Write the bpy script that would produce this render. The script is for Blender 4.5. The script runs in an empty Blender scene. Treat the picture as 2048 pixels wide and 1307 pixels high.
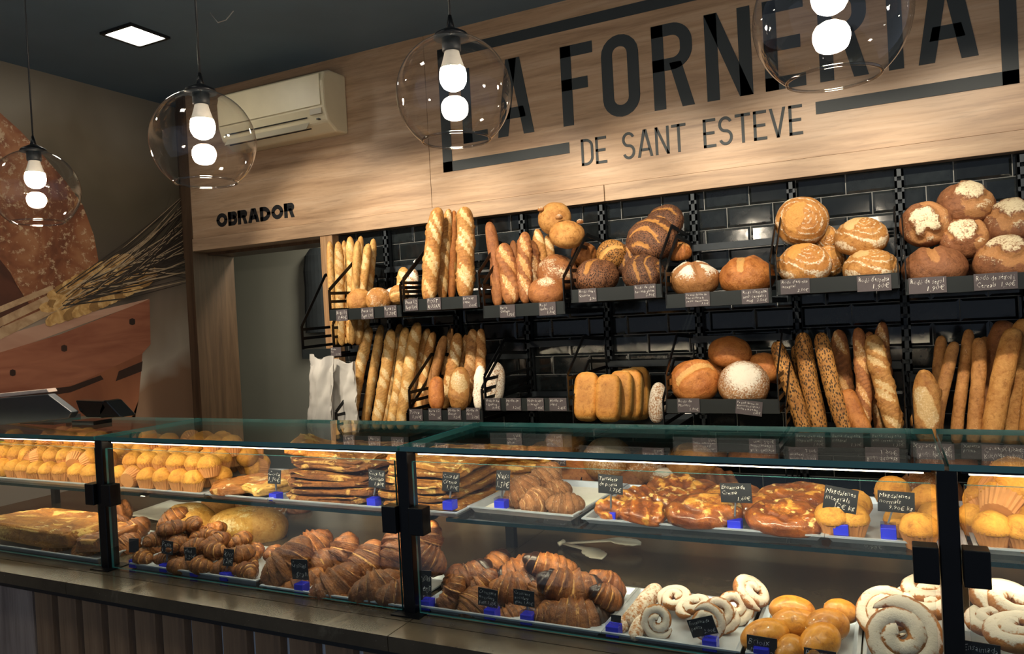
import bpy, bmesh, math, random
import numpy as np
from mathutils import Vector, Matrix

# ------------------------------------------------------------------ camera
H = 1.6                                   # eye height above the floor
FPX, YAW, PIT, ROL = 1519.8, 0.45918, -0.011305, -0.053146
SC = bpy.context.scene
COL = SC.collection
_cy, _sy = math.cos(YAW), math.sin(YAW)
CF = np.array([-_sy * math.cos(PIT), _cy * math.cos(PIT), math.sin(PIT)])
_r0 = np.array([_cy, _sy, 0.0]); _u0 = np.cross(_r0, CF)
CR = math.cos(ROL) * _r0 + math.sin(ROL) * _u0
CU = -math.sin(ROL) * _r0 + math.cos(ROL) * _u0
cam_d = bpy.data.cameras.new('camera')
cam = bpy.data.objects.new('camera', cam_d); COL.objects.link(cam)
M = Matrix.Identity(4)
for i in range(3):
    M[i][0], M[i][1], M[i][2] = CR[i], CU[i], -CF[i]
M[2][3] = H
cam.matrix_world = M
cam_d.sensor_fit = 'HORIZONTAL'; cam_d.sensor_width = 36.0
cam_d.lens = FPX / 2048 * 36.0
cam_d.clip_start = 0.02; cam_d.clip_end = 100
SC.camera = cam

# ------------------------------------------------------------------ world, exposure, large lights
SC.view_settings.view_transform = 'Standard'
SC.view_settings.look = 'None'
SC.view_settings.gamma = 1.0
SC.view_settings.use_curve_mapping = False
SC.view_settings.exposure = 0.0
SC.cycles.use_denoising = True
W = bpy.data.worlds.new('street_daylight'); SC.world = W; W.use_nodes = True
W.node_tree.nodes['Background'].inputs[0].default_value = (0.68, 0.80, 1.0, 1)
W.node_tree.nodes['Background'].inputs[1].default_value = 0.28

def lamp(name, kind, loc, energy, color, target=None, **kw):
    d = bpy.data.lights.new(name, kind); d.energy = energy; d.color = color
    for k, v in kw.items(): setattr(d, k, v)
    o = bpy.data.objects.new(name, d); COL.objects.link(o); o.location = loc
    if target is not None:
        o.rotation_euler = (Vector(target) - Vector(loc)).to_track_quat('-Z', 'Y').to_euler()
    return o
WARM = (1.0, 0.86, 0.67)
CEIL = H + 1.538
SPOTS = [(-3.05, 1.75, (-2.75, 3.5, H + .20), 120), (-2.35, 1.75, (-2.2, 3.3, H + .22), 165), (-1.65, 1.75, (-1.55, 3.3, H + .22), 135),
         (-.95, 1.75, (-.95, 3.3, H + .22), 130), (-.25, 1.75, (-.3, 3.3, H + .22), 130), (.45, 1.75, (.35, 3.3, H + .22), 120)]
for sx, sy_, tg, en in SPOTS:
    lamp('ceiling_spot_lamp', 'SPOT', (sx, sy_, CEIL - .13), en, WARM, tg, spot_size=math.radians(48), spot_blend=.55, shadow_soft_size=.03)

# ------------------------------------------------------------------ photo pixel -> place
def ray(x, y): return (x - 1024) / FPX * CR - (y - 653.5) / FPX * CU + CF
def onY(x, y, Y): d = ray(x, y); p = d * (Y / d[1]); return Vector((p[0], p[1], p[2] + H))
def onX(x, y, X): d = ray(x, y); p = d * (X / d[0]); return Vector((p[0], p[1], p[2] + H))
def onZ(x, y, Z): d = ray(x, y); p = d * (Z / d[2]); return Vector((p[0], p[1], p[2] + H))
def mpp(p): return float((p[0] * CF[0] + p[1] * CF[1] + (p[2] - H) * CF[2]) / FPX)     # metres for one pixel at a point
EYE = Vector((0, 0, H))

# ------------------------------------------------------------------ helpers
def lin(h):
    h = h.lstrip('#'); c = [int(h[i:i + 2], 16) / 255 for i in (0, 2, 4)]
    return tuple((v / 12.92 if v <= .04045 else ((v + .055) / 1.055) ** 2.4) for v in c) + (1.0,)
def tag(o, label=None, cat=None, group=None, kind=None):
    if label: o['label'] = label
    if cat: o['category'] = cat
    if group: o['group'] = group
    if kind: o['kind'] = kind
    return o
def link(name, me, mat=None, parent=None):
    o = bpy.data.objects.new(name, me); COL.objects.link(o)
    if mat is not None and me is not None and len(me.materials) == 0:
        for m in (mat if isinstance(mat, (list, tuple)) else [mat]): me.materials.append(m)
    if parent is not None: o.parent = parent
    return o
def empty(name, loc=(0, 0, 0), mat=None):
    o = bpy.data.objects.new(name, None); COL.objects.link(o); o.empty_display_size = .05
    o.location = loc
    if mat is not None: o.matrix_world = mat
    return o
def pymesh(name, v, f, smooth=False):
    me = bpy.data.meshes.new(name); me.from_pydata([tuple(map(float, a)) for a in v], [], f); me.update()
    if smooth: me.polygons.foreach_set('use_smooth', [True] * len(me.polygons))
    return me
class MB:
    """collects boxes, bars, discs and strips into one mesh"""
    def __init__(s): s.v, s.f, s.mi = [], [], []
    def add(s, v, f, mi=0):
        n = len(s.v); s.v += [tuple(a) for a in v]; s.f += [tuple(i + n for i in q) for q in f]; s.mi += [mi] * len(f); return s
    def box(s, x0, x1, y0, y1, z0, z1, mi=0):
        return s.add([(x0, y0, z0), (x1, y0, z0), (x1, y1, z0), (x0, y1, z0), (x0, y0, z1), (x1, y0, z1), (x1, y1, z1), (x0, y1, z1)],
                     [(0, 3, 2, 1), (4, 5, 6, 7), (0, 1, 5, 4), (1, 2, 6, 5), (2, 3, 7, 6), (3, 0, 4, 7)], mi)
    def bar(s, a, b, w, t, up=(0, 0, 1), mi=0):
        a, b = Vector(a), Vector(b); d = (b - a).normalized(); u = Vector(up)
        if abs(d.dot(u)) > .95: u = Vector((1, 0, 0))
        sd = d.cross(u).normalized(); u = sd.cross(d).normalized()
        q = []
        for p in (a, b):
            for i, j in ((-1, -1), (1, -1), (1, 1), (-1, 1)): q.append(p + sd * (i * t / 2) + u * (j * w / 2))
        return s.add(q, [(3, 2, 1, 0), (4, 5, 6, 7), (0, 1, 5, 4), (1, 2, 6, 5), (2, 3, 7, 6), (3, 0, 4, 7)], mi)
    def tube(s, pts, r, n=8, mi=0, caps=True):
        pts = [Vector(p) for p in pts]; base = len(s.v); m = len(pts)
        rr = r if isinstance(r, (list, tuple)) else [r] * m
        prev = None; vs = []
        for i, p in enumerate(pts):
            d = (pts[min(i + 1, m - 1)] - pts[max(i - 1, 0)]).normalized()
            if prev is None:
                prev = d.orthogonal().normalized()
            prev = (prev - d * prev.dot(d)).normalized(); b = d.cross(prev)
            for k in range(n):
                a = 2 * math.pi * k / n; vs.append(p + (prev * math.cos(a) + b * math.sin(a)) * rr[i])
        fs = []
        for i in range(m - 1):
            for k in range(n): fs.append((i * n + k, i * n + (k + 1) % n, (i + 1) * n + (k + 1) % n, (i + 1) * n + k))
        if caps: fs += [tuple(range(n))[::-1], tuple((m - 1) * n + k for k in range(n))]
        return s.add(vs, fs, mi)
    def lathe(s, prof, n=24, c=(0, 0, 0), mi=0, close=False):
        vs, fs = [], []; m = len(prof)
        for r, z in prof:
            for k in range(n):
                a = 2 * math.pi * k / n; vs.append((c[0] + r * math.cos(a), c[1] + r * math.sin(a), c[2] + z))
        for i in range(m - 1):
            for k in range(n): fs.append((i * n + k, i * n + (k + 1) % n, (i + 1) * n + (k + 1) % n, (i + 1) * n + k))
        return s.add(vs, fs, mi)
    def prism(s, poly, t, axis=1, mi=0):
        """poly: list of 3D points in a plane, extruded by vector t"""
        t = Vector(t); n = len(poly); a = [Vector(p) for p in poly]; b = [p + t for p in a]
        return s.add(a + b, [tuple(range(n))[::-1], tuple(range(n, 2 * n))] + [(i, (i + 1) % n, n + (i + 1) % n, n + i) for i in range(n)], mi)
    def mesh(s, name, smooth=False):
        me = pymesh(name, s.v, s.f, smooth)
        if any(s.mi): me.polygons.foreach_set('material_index', s.mi)
        return me
    def build(s, name, mat, parent=None, smooth=False, bevel=0):
        o = link(name, s.mesh(name, smooth), mat, parent)
        if bevel:
            b = o.modifiers.new('b', 'BEVEL'); b.width = bevel; b.segments = 2; b.limit_method = 'ANGLE'
        return o

# ------------------------------------------------------------------ materials
def nodes_of(name):
    m = bpy.data.materials.new(name); m.use_nodes = True
    nt = m.node_tree; return m, nt, nt.nodes['Principled BSDF']
def N(nt, t, **kw):
    n = nt.nodes.new(t)
    for k, v in kw.items():
        if k.startswith('i_'):
            key = k[2:]; n.inputs[int(key) if key.isdigit() else key].default_value = v
        else: setattr(n, k, v)
    return n
def L(nt, a, b): nt.links.new(a, b)
def ramp(nt, fac, stops):
    r = nt.nodes.new('ShaderNodeValToRGB'); cr = r.color_ramp
    while len(cr.elements) < len(stops): cr.elements.new(.5)
    for e, (p, c) in zip(cr.elements, stops): e.position = p; e.color = c
    L(nt, fac, r.inputs[0]); return r
def mixc(nt, fac, a, b, bt='MIX'):
    m = nt.nodes.new('ShaderNodeMix'); m.data_type = 'RGBA'; m.blend_type = bt
    for s, v in ((0, fac), (6, a), (7, b)):
        if hasattr(v, 'links'): L(nt, v, m.inputs[s])
        else: m.inputs[s].default_value = v
    return m.outputs[2]
def math_(nt, op, a, b=None, clamp=False):
    m = nt.nodes.new('ShaderNodeMath'); m.operation = op; m.use_clamp = clamp
    for i, v in enumerate((a, b)):
        if v is None: continue
        if hasattr(v, 'links'): L(nt, v, m.inputs[i])
        else: m.inputs[i].default_value = v
    return m.outputs[0]
def coords(nt, scale=(1, 1, 1), kind='Object'):
    tc = nt.nodes.new('ShaderNodeTexCoord'); mp = nt.nodes.new('ShaderNodeMapping'); mp.inputs['Scale'].default_value = scale
    L(nt, tc.outputs[kind], mp.inputs['Vector']); return mp.outputs[0]
def noise(nt, vec, scale, detail=4, rough=.55, dist=0):
    n = N(nt, 'ShaderNodeTexNoise'); n.inputs['Scale'].default_value = scale; n.inputs['Detail'].default_value = detail
    n.inputs['Roughness'].default_value = rough; n.inputs['Distortion'].default_value = dist
    L(nt, vec, n.inputs['Vector']); return n.outputs['Fac']
def bump(nt, h, strength, dist, bs):
    b = N(nt, 'ShaderNodeBump'); b.inputs['Strength'].default_value = strength; b.inputs['Distance'].default_value = dist
    L(nt, h, b.inputs['Height']); L(nt, b.outputs[0], bs.inputs['Normal'])
def plain(name, col, rough=.5, metal=0, var=.12, scale=20, bmp=0, spec=.5, coat=0):
    m, nt, bs = nodes_of(name); c = lin(col) if isinstance(col, str) else col
    v = coords(nt); n = noise(nt, v, scale)
    d = tuple(x * (1 - var) for x in c[:3]) + (1,); l = tuple(min(1, x * (1 + var)) for x in c[:3]) + (1,)
    r = ramp(nt, n, [(.3, d), (.7, l)]); L(nt, r.outputs[0], bs.inputs['Base Color'])
    bs.inputs['Roughness'].default_value = rough; bs.inputs['Metallic'].default_value = metal
    bs.inputs['Specular IOR Level'].default_value = spec; bs.inputs['Coat Weight'].default_value = coat
    if bmp: bump(nt, n, bmp, .002, bs)
    return m
def emit(name, col, st):
    m, nt, bs = nodes_of(name); bs.inputs['Base Color'].default_value = (.8, .8, .8, 1)
    bs.inputs['Emission Color'].default_value = col; bs.inputs['Emission Strength'].default_value = st; return m
def wood(name, c1, c2, c3, axis='X', scale=1.0, rough=.5):
    m, nt, bs = nodes_of(name)
    sc = {'X': (.55, 9, 9), 'Z': (9, 9, .6), 'Y': (9, .6, 9)}[axis]
    v = coords(nt, tuple(s * scale for s in sc)); a = noise(nt, v, 2.2, 6, .6, .8)
    v2 = coords(nt, tuple(s * scale * 4 for s in sc)); b = noise(nt, v2, 3.5, 5, .65, .4)
    r1 = ramp(nt, a, [(.30, lin(c1)), (.5, lin(c2)), (.72, lin(c3))])
    r2 = ramp(nt, b, [(.32, (.62, .60, .58, 1)), (.5, (1, 1, 1, 1))])
    L(nt, mixc(nt, .55, r1.outputs[0], r2.outputs[0], 'MULTIPLY'), bs.inputs['Base Color'])
    bs.inputs['Roughness'].default_value = rough; bump(nt, b, .12, .001, bs); return m
def glass(name, tint=(.93, .97, .96, 1), boost=1.0):
    """clear pane: straight transmission with Fresnel reflection on both of its faces"""
    m = bpy.data.materials.new(name); m.use_nodes = True; nt = m.node_tree; nt.nodes.clear()
    out = N(nt, 'ShaderNodeOutputMaterial'); tr = N(nt, 'ShaderNodeBsdfTransparent'); gl = N(nt, 'ShaderNodeBsdfGlossy')
    tr.inputs[0].default_value = tint; gl.inputs['Roughness'].default_value = .0
    ge = N(nt, 'ShaderNodeNewGeometry'); fr = N(nt, 'ShaderNodeFresnel')
    mr = N(nt, 'ShaderNodeMapRange'); mr.inputs[3].default_value = 1.5; mr.inputs[4].default_value = 1 / 1.5
    L(nt, ge.outputs['Backfacing'], mr.inputs[0]); L(nt, mr.outputs[0], fr.inputs[0])
    mx = N(nt, 'ShaderNodeMixShader'); L(nt, math_(nt, 'MULTIPLY', fr.outputs[0], boost, True), mx.inputs[0])
    L(nt, tr.outputs[0], mx.inputs[1]); L(nt, gl.outputs[0], mx.inputs[2]); L(nt, mx.outputs[0], out.inputs[0]); return m
def bread(name, dark, light, score, extra, rough=.55, bmp=.5, fine=150, seeds=None, coat=0, flour=.62):
    """crust noise; mask R opens the crumb colour, G lays the extra colour (flour, sugar), B deepens the bake"""
    m, nt, bs = nodes_of(name); v = coords(nt)
    oi = N(nt, 'ShaderNodeObjectInfo'); off = N(nt, 'ShaderNodeVectorMath', operation='ADD'); L(nt, v, off.inputs[0])
    cmb = N(nt, 'ShaderNodeCombineXYZ'); L(nt, math_(nt, 'MULTIPLY', oi.outputs['Random'], 7.3), cmb.inputs[0]); L(nt, cmb.outputs[0], off.inputs[1]); v = off.outputs[0]
    big = noise(nt, v, 16, 4, .6); fin = noise(nt, v, fine, 5, .7)
    at = N(nt, 'ShaderNodeAttribute', attribute_name='msk'); sp = N(nt, 'ShaderNodeSeparateColor'); L(nt, at.outputs['Color'], sp.inputs[0])
    mid = noise(nt, v, 55, 5, .7, .5)
    c = ramp(nt, math_(nt, 'ADD', math_(nt, 'MULTIPLY', big, .6), math_(nt, 'MULTIPLY', mid, .4)), [(.36, lin(dark)), (.62, lin(light))]).outputs[0]
    c = mixc(nt, math_(nt, 'MULTIPLY', ramp(nt, mid, [(.30, (1, 1, 1, 1)), (.47, (0, 0, 0, 1))]).outputs[0], .7), c, tuple(x * .45 for x in lin(dark)[:3]) + (1,))
    c = mixc(nt, math_(nt, 'MULTIPLY', ramp(nt, fin, [(.35, (1, 1, 1, 1)), (.62, (0, 0, 0, 1))]).outputs[0], .4), c, lin(dark))
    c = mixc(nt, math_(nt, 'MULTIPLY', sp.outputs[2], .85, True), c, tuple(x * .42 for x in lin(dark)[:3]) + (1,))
    if seeds:
        vo = N(nt, 'ShaderNodeTexVoronoi'); vo.inputs['Scale'].default_value = seeds[1]; sv = N(nt, 'ShaderNodeMapping'); sv.inputs['Scale'].default_value = (1, 1, .5)
        L(nt, v, sv.inputs[0]); L(nt, sv.outputs[0], vo.inputs['Vector'])
        sm = ramp(nt, vo.outputs['Distance'], [(.36, (1, 1, 1, 1)), (.46, (0, 0, 0, 1))]).outputs[0]
        c = mixc(nt, math_(nt, 'MULTIPLY', sm, math_(nt, 'SUBTRACT', 1.0, sp.outputs[0], True)), c, lin(seeds[0]))
    rs = math_(nt, 'ADD', sp.outputs[0], math_(nt, 'MULTIPLY', math_(nt, 'SUBTRACT', fin, .5), .7))
    rs = ramp(nt, rs, [(.38, (0, 0, 0, 1)), (.58, (1, 1, 1, 1))]).outputs[0]
    c = mixc(nt, rs, c, mixc(nt, fin, tuple(x * .55 for x in lin(score)[:3]) + (1,), tuple(min(1, x * 1.25) for x in lin(score)[:3]) + (1,)))
    gf = math_(nt, 'ADD', sp.outputs[1], math_(nt, 'MULTIPLY', math_(nt, 'SUBTRACT', fin, .5), 1.5))
    gf = math_(nt, 'MULTIPLY', ramp(nt, gf, [(.34, (0, 0, 0, 1)), (flour, (1, 1, 1, 1))]).outputs[0], .92)
    c = mixc(nt, gf, c, lin(extra))
    va = N(nt, 'ShaderNodeMapRange'); va.inputs[3].default_value = .82; va.inputs[4].default_value = 1.12; L(nt, oi.outputs['Random'], va.inputs[0])
    hs = N(nt, 'ShaderNodeHueSaturation'); L(nt, va.outputs[0], hs.inputs['Value']); L(nt, c, hs.inputs['Color'])
    L(nt, hs.outputs[0], bs.inputs['Base Color'])
    bs.inputs['Roughness'].default_value = rough; bs.inputs['Coat Weight'].default_value = coat; bs.inputs['Coat Roughness'].default_value = .12
    bs.inputs['Specular IOR Level'].default_value = .35
    bump(nt, math_(nt, 'ADD', math_(nt, 'MULTIPLY', mid, 1.5), fin), bmp, .006, bs)
    return m

# ------------------------------------------------------------------ noise for shaping dough
def _h(i, j, k, s):
    n = (i * 374761393 + j * 668265263 + k * 2147483647 + s * 974634777) & 0xffffffff
    n = ((n ^ (n >> 13)) * 1274126177) & 0xffffffff
    return ((n ^ (n >> 16)) & 0xffff) / 65535.0
def vnoise(p, s=0):
    p = np.asarray(p, float); f = np.floor(p).astype(np.int64); t = p - f; t = t * t * (3 - 2 * t); r = 0
    for a in (0, 1):
        for b in (0, 1):
            for c in (0, 1):
                w = (t[..., 0] if a else 1 - t[..., 0]) * (t[..., 1] if b else 1 - t[..., 1]) * (t[..., 2] if c else 1 - t[..., 2])
                r = r + w * _h(f[..., 0] + a, f[..., 1] + b, f[..., 2] + c, s)
    return r
def fbm(p, s=0, o=3):
    r, a, q = 0, .5, np.asarray(p, float)
    for k in range(o): r = r + a * (vnoise(q, s + k * 7) - .5); a *= .5; q = q * 2.1
    return r
def sst(a, b, x): t = np.clip((x - a) / (b - a), 0, 1); return t * t * (3 - 2 * t)

def surf(name, V, K, mat, poles=True):
    """grid of rings -> closed smooth mesh with the colour mask K"""
    n, m = V.shape[:2]
    if poles:
        vs = [V[0].mean(0)] + list(V[1:-1].reshape(-1, 3)) + [V[-1].mean(0)]
        ks = [K[0].mean(0)] + list(K[1:-1].reshape(-1, 3)) + [K[-1].mean(0)]
        R = n - 2; fs = []
        for k in range(m): fs.append((0, 1 + (k + 1) % m, 1 + k))
        for i in range(R - 1):
            for k in range(m):
                a, b = 1 + i * m + k, 1 + i * m + (k + 1) % m; fs.append((a, b, b + m, a + m))
        e = len(vs) - 1; o = 1 + (R - 1) * m
        for k in range(m): fs.append((o + k, o + (k + 1) % m, e))
    else:
        vs = list(V.reshape(-1, 3)); ks = list(K.reshape(-1, 3)); fs = []
        for i in range(n - 1):
            for k in range(m):
                a, b = i * m + k, i * m + (k + 1) % m; fs.append((a, b, b + m, a + m))
    me = pymesh(name, vs, fs, True)
    ca = me.color_attributes.new('msk', 'FLOAT_COLOR', 'POINT')
    kk = np.ones((len(vs), 4), np.float32); kk[:, :3] = np.clip(np.array(ks), 0, 1); ca.data.foreach_set('color', kk.ravel())
    me.materials.append(mat); return me

def spow(c, e): return np.sign(c) * np.abs(c) ** e
def blob(name, a, b, c, mat, e1=1.0, e2=1.0, flat=.45, style='plain', amp=.05, freq=2.5, seed=1, nu=34, nv=44, zamp=0., wave=0.):
    """loaf body: superellipsoid with a flattened underside, lumpy crust and the cuts of a style"""
    th = np.linspace(0, math.pi, nu)[:, None]; ph = np.linspace(0, 2 * math.pi, nv, endpoint=False)[None, :]
    x = spow(np.sin(th), e1) * spow(np.cos(ph), e2); y = spow(np.sin(th), e1) * spow(np.sin(ph), e2); z = spow(np.cos(th), e1) * np.ones_like(ph)
    U = np.stack([x, y, z], -1); top = sst(-.1, .4, z)
    d = amp * 2 * fbm(U * freq + seed * 3.7, seed)
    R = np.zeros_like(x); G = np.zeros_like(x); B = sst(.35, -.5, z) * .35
    rr = np.sqrt(x * x + y * y); g = np.zeros_like(x)
    wob = fbm(U * 3 + seed, seed + 5) * .25
    if style == 'cross':
        s = np.minimum(np.abs(x + wob), np.abs(y - wob)); lim = sst(.95, .7, rr)
        R = sst(.15, .07, s) * top * lim; g = -.09 * sst(.10, .02, s) * top * lim + .05 * sst(.1, .3, s) * top * lim; G = top * sst(.05, .25, s) * sst(1.05, .6, rr) * .75
    elif style == 'flourcross':
        s = np.minimum(np.abs(x + wob), np.abs(y - wob)); lim = sst(.98, .75, rr)
        R = sst(.2, .1, s) * top * lim; g = -.1 * sst(.12, .02, s) * top * lim + .05 * sst(.12, .3, s) * top; G = np.clip(top * sst(.10, .25, s + wob * .3) * sst(1.15, .6, rr) * (.72 + 1.5 * wob), 0, .9)
    elif style == 'one':
        s = np.abs(y + .25 * x * x - .1 + wob); lim = sst(.95, .75, np.abs(x)); R = sst(.2, .08, s) * top * lim; g = (-.08 * sst(.14, .02, s) + .06 * sst(.14, .3, s) * sst(.6, .3, s)) * top * lim
    elif style == 'square':
        q = (np.abs(x + wob * 1.7) ** 5 + np.abs(y * .9 - wob * 1.9) ** 5) ** .2 + .25 * fbm(U * 5, seed + 12); R = sst(.2, .05, np.abs(q - .6)) * top * sst(-.35, .15, x * np.cos(seed) + y * np.sin(seed) + .25); g = -.08 * sst(.12, .02, np.abs(q - .58)) * top * R + .07 * sst(.58, .42, q) * top
        G = np.clip(sst(.55, .35, q) * top * (.62 + 2 * wob) + sst(.62, .72, q) * sst(.98, .8, rr) * top * (.35 + 2.5 * wob), 0, .9); R = np.clip(R + sst(.62, .66, q) * sst(.9, .8, q) * (x > .1) * top, 0, 1)
    elif style == 'stripes':
        s = np.abs(((x + wob * 1.2) * 1.75 + 8.5 + .25 * np.sin(y * 3 + seed)) % 1 - .5); lim = sst(.98, .8, rr); R = .8 * sst(.31 + 1.1 * wob, .43 + 1.1 * wob, s) * top * lim; g = -.06 * R
        B = np.clip(B + .4 * (1 - R) * top, 0, 1)
    elif style == 'swirl':
        s = np.sin((rr + .12 * np.sin(2 * ph) + wob * .5) * 30); G = sst(-.3, .9, s) * sst(-.35, .1, z) * np.clip(.56 + 1.6 * wob, 0, .8); g = .012 * s * top
        q = np.abs(x * .8 - y * .5 + .25 + wob * 2); R = sst(.34, .2, q) * sst(.75, .5, rr) * top; G = G * (1 - R); g = g + .05 * R * fbm(U * 7, seed)
    elif style == 'knob':
        s = np.sin(ph * 5 + seed) * .5 + .5; R = sst(.55, .1, rr) * top * sst(.35, .9, s) * .55; G = sst(.75, .3, rr) * top * .55; g = -.10 * sst(.30, .12, rr) * top + .16 * sst(.13, .05, rr) * top - .05 * sst(.6, .2, rr) * (1 - s) * top
    elif style == 'flour':
        G = top * (.35 + .5 * sst(.9, .2, rr)); g = -.03 * sst(.12, .02, np.abs(y + wob)) * top; R = .8 * sst(.09, .02, np.abs(y + wob)) * top * sst(.9, .6, np.abs(x))
    elif style == 'dust':
        G = top * (.28 + 1.2 * fbm(U * 2.2 + seed, seed + 2)); g = 0
    elif style == 'crumbly':
        w = fbm(U * np.array([6, 6, 3]) + seed, seed + 3, 4); g = .10 * w * (z > -.2); R = sst(.05, .22, w) * top * .8; B = np.clip(B + sst(-.02, -.25, w) * .6, 0, 1)
    elif style == 'glaze':
        s = np.abs(y - .35 * np.sin(x * 2.2 + seed) + wob); g = -.07 * sst(.13, .02, s) * top + .04 * fbm(U * 5, seed + 2) * top; B = np.clip(B + sst(.4, .9, rr) * .35 + sst(.12, .04, s) * top * .6 + 1.4 * fbm(U * 2.4, seed + 9), 0, 1); R = sst(.5, .15, rr) * top * .25
    elif style == 'cream':
        q = np.abs(rr - .66 + wob * 1.6 + .15 * x * y); g = -.12 * sst(.16, .03, q) * top * sst(.2, -.5, x) - .04 * sst(.5, .2, rr) * top + .05 * fbm(U * 4, seed + 4) * top; R = sst(.85, .2, rr + wob * 3) * top * .42; B = np.clip(B + sst(.2, .04, q) * top * .7 * sst(.5, -.5, x + wob) + sst(.7, 1, rr) * .5 + 1.5 * fbm(U * 2, seed + 8), 0, 1)
    elif style == 'tin':
        bx_ = np.maximum(np.abs(x), np.abs(y)); B = np.clip(sst(.8, .35, bx_ + wob) * top * .38 + sst(.3, -.6, z) * .3, 0, 1); R = sst(.80, .95, bx_ + wob * .4) * .5; g = -.02 * sst(.7, .3, bx_) * top
    elif style == 'folds':
        w = np.sin((x * 3.2 + wob * 3 + y * .8) * 3.4); g = .07 * w * top; B = np.clip(B + sst(.0, -.9, w) * .7 * top, 0, 1); R = sst(.5, .95, w) * top * .4
    d = d + g
    zz = np.where(z < -flat, -flat + (z + flat) * .12, z)
    V = np.stack([x * a * (1 + d), y * b * (1 + d), zz * c * (1 + d * .9) + c * d * .4 * (z > 0)], -1)
    if zamp or wave:
        Q = np.stack([V[..., 0] * 45, V[..., 1] * 45, np.zeros_like(x)], -1); w1 = fbm(Q + seed, seed + 1, 4); Q2 = Q * .22
        V[..., 2] += zamp * w1 * (z > 0) * top + wave * fbm(Q2 + seed * 2, seed + 2, 2); R = np.clip(R + sst(.0, .25, w1) * .6, 0, 1); B = np.clip(B + sst(0, -.25, w1) * .5, 0, 1); G = np.clip(G + sst(.05, .3, fbm(Q * 1.7, seed + 6)) * top * .7, 0, 1)
    return surf(name, V, np.stack([R, G, B], -1), mat)

def baguette(name, Ln, r, mat, cuts=4, flour=0., seed=1, nu=64, nv=18, taper=.35, lump=.06, waist=0, bend=.02, depth=.14, slant=1.1):
    """stick loaf along local z, its cuts facing local -y"""
    t = np.linspace(0, 1, nu)[:, None]; ph = np.linspace(0, 2 * math.pi, nv, endpoint=False)[None, :]
    prof = np.clip(1 - np.abs(2 * t - 1) ** (1 / taper * 1.6), 0, 1) ** .5
    if waist: prof = prof * (1 - waist * np.exp(-((t - .52) / .07) ** 2))
    fx = np.sin(ph) * np.ones_like(t); fy = -np.cos(ph) * np.ones_like(t)
    P = np.stack([fx, fy, t * Ln / r * .5 + 0 * ph], -1)
    rad = prof * (1 + lump * 2 * fbm(P * 1.3 + seed * 5, seed))
    ang = (ph + math.pi) % (2 * math.pi) - math.pi
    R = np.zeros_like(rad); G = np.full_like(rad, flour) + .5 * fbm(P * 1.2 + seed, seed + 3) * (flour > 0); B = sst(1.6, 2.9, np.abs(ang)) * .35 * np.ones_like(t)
    if cuts:
        u = (t - .06) / .88 * cuts; uu = u + ang * .30 * slant + .22 * np.sin(np.floor(u + ang * .30 * slant) * 2.7 + seed); w = uu % 1; ok = (uu > 0) & (uu < cuts)
        s = np.abs(w - .5); m = sst(.34, .14, s + .13 * ((ang - .2 * np.sin(np.floor(uu) * 3 + seed)) / .95) ** 2 + .25 * fbm(P * 1.5, seed + 8)) * (np.abs(ang) < 1.35) * ok
        R = m; rad = rad * (1 - depth * .45 * m + depth * .75 * sst(.28, .42, s) * (np.abs(ang) < 1.5) * ok)
        B = np.clip(B + .5 * sst(.33, .38, s) * sst(.46, .40, s) * (np.abs(ang) < 1.3) * ok, 0, 1); G = np.clip(G + .25 * m * (flour > 0), 0, 1)
    cx = bend * Ln * np.sin(t * math.pi * 1.0 + seed) ; cx = cx - cx[0] * (1 - t) - cx[-1] * t
    V = np.stack([fx * rad * r + cx, fy * rad * r * .88, (t - .5) * Ln + 0 * ph], -1)
    return surf(name, V, np.stack([R, G, B], -1), mat)

def croissant(name, Ln, r, mat, seg=7, curl=1.5, seed=1, t0=0., t1=1., grow=1., nu=96, nv=22):
    """rolled crescent lying in local xy, ridge steps along it"""
    t = np.linspace(t0, t1, nu)[:, None]; ph = np.linspace(0, 2 * math.pi, nv, endpoint=False)[None, :]
    u = np.abs(2 * t - 1); prof = np.clip(1 - u ** 1.7, 0, 1) ** .75 * .86 + .14 * np.clip(1 - u ** 8, 0, 1)
    k = (u * seg * .5 + .12 * np.sin(ph * 2 + seed) + .15 * np.sin(ph + seed * 2)) ; fr = k % 1
    step = 1 + .20 * (fr - .5) * (.6 + .8 * np.sin(ph * .5 + seed) ** 2)
    P = np.stack([np.cos(ph) + 0 * t, np.sin(ph) + 0 * t, t * 6 + 0 * ph], -1)
    lum = fbm(P * 1.6 + seed * 4, seed)
    rad = r * prof * step * (1 + .34 * lum) * grow * (1 + .012 * np.sin(k * 30))
    a = (t - .5) * curl; Rb = Ln / max(curl, .05)
    cx = Rb * np.sin(a); cyy = Rb * (1 - np.cos(a)) - Rb * (1 - math.cos(curl / 2)) * .45
    nx, ny = -np.sin(a), np.cos(a)
    zz = np.sin(ph) * rad; zz = np.where(zz < -.55 * r, -.55 * r + (zz + .55 * r) * .2, zz)
    V = np.stack([cx + nx * np.cos(ph) * rad, cyy + ny * np.cos(ph) * rad, zz * .92], -1)
    fine = np.sin((k * 5.0 + 3 * lum + .4 * np.sin(ph * 3)) * 6.283)
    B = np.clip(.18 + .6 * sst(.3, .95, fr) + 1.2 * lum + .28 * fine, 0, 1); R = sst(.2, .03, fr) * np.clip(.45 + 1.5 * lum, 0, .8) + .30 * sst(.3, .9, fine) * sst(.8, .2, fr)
    G = np.full_like(rad, .20 if mat.name.startswith('sugared') else 0.)
    return surf(name, V, np.stack([R, G, B], -1), mat, poles=True)

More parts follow.
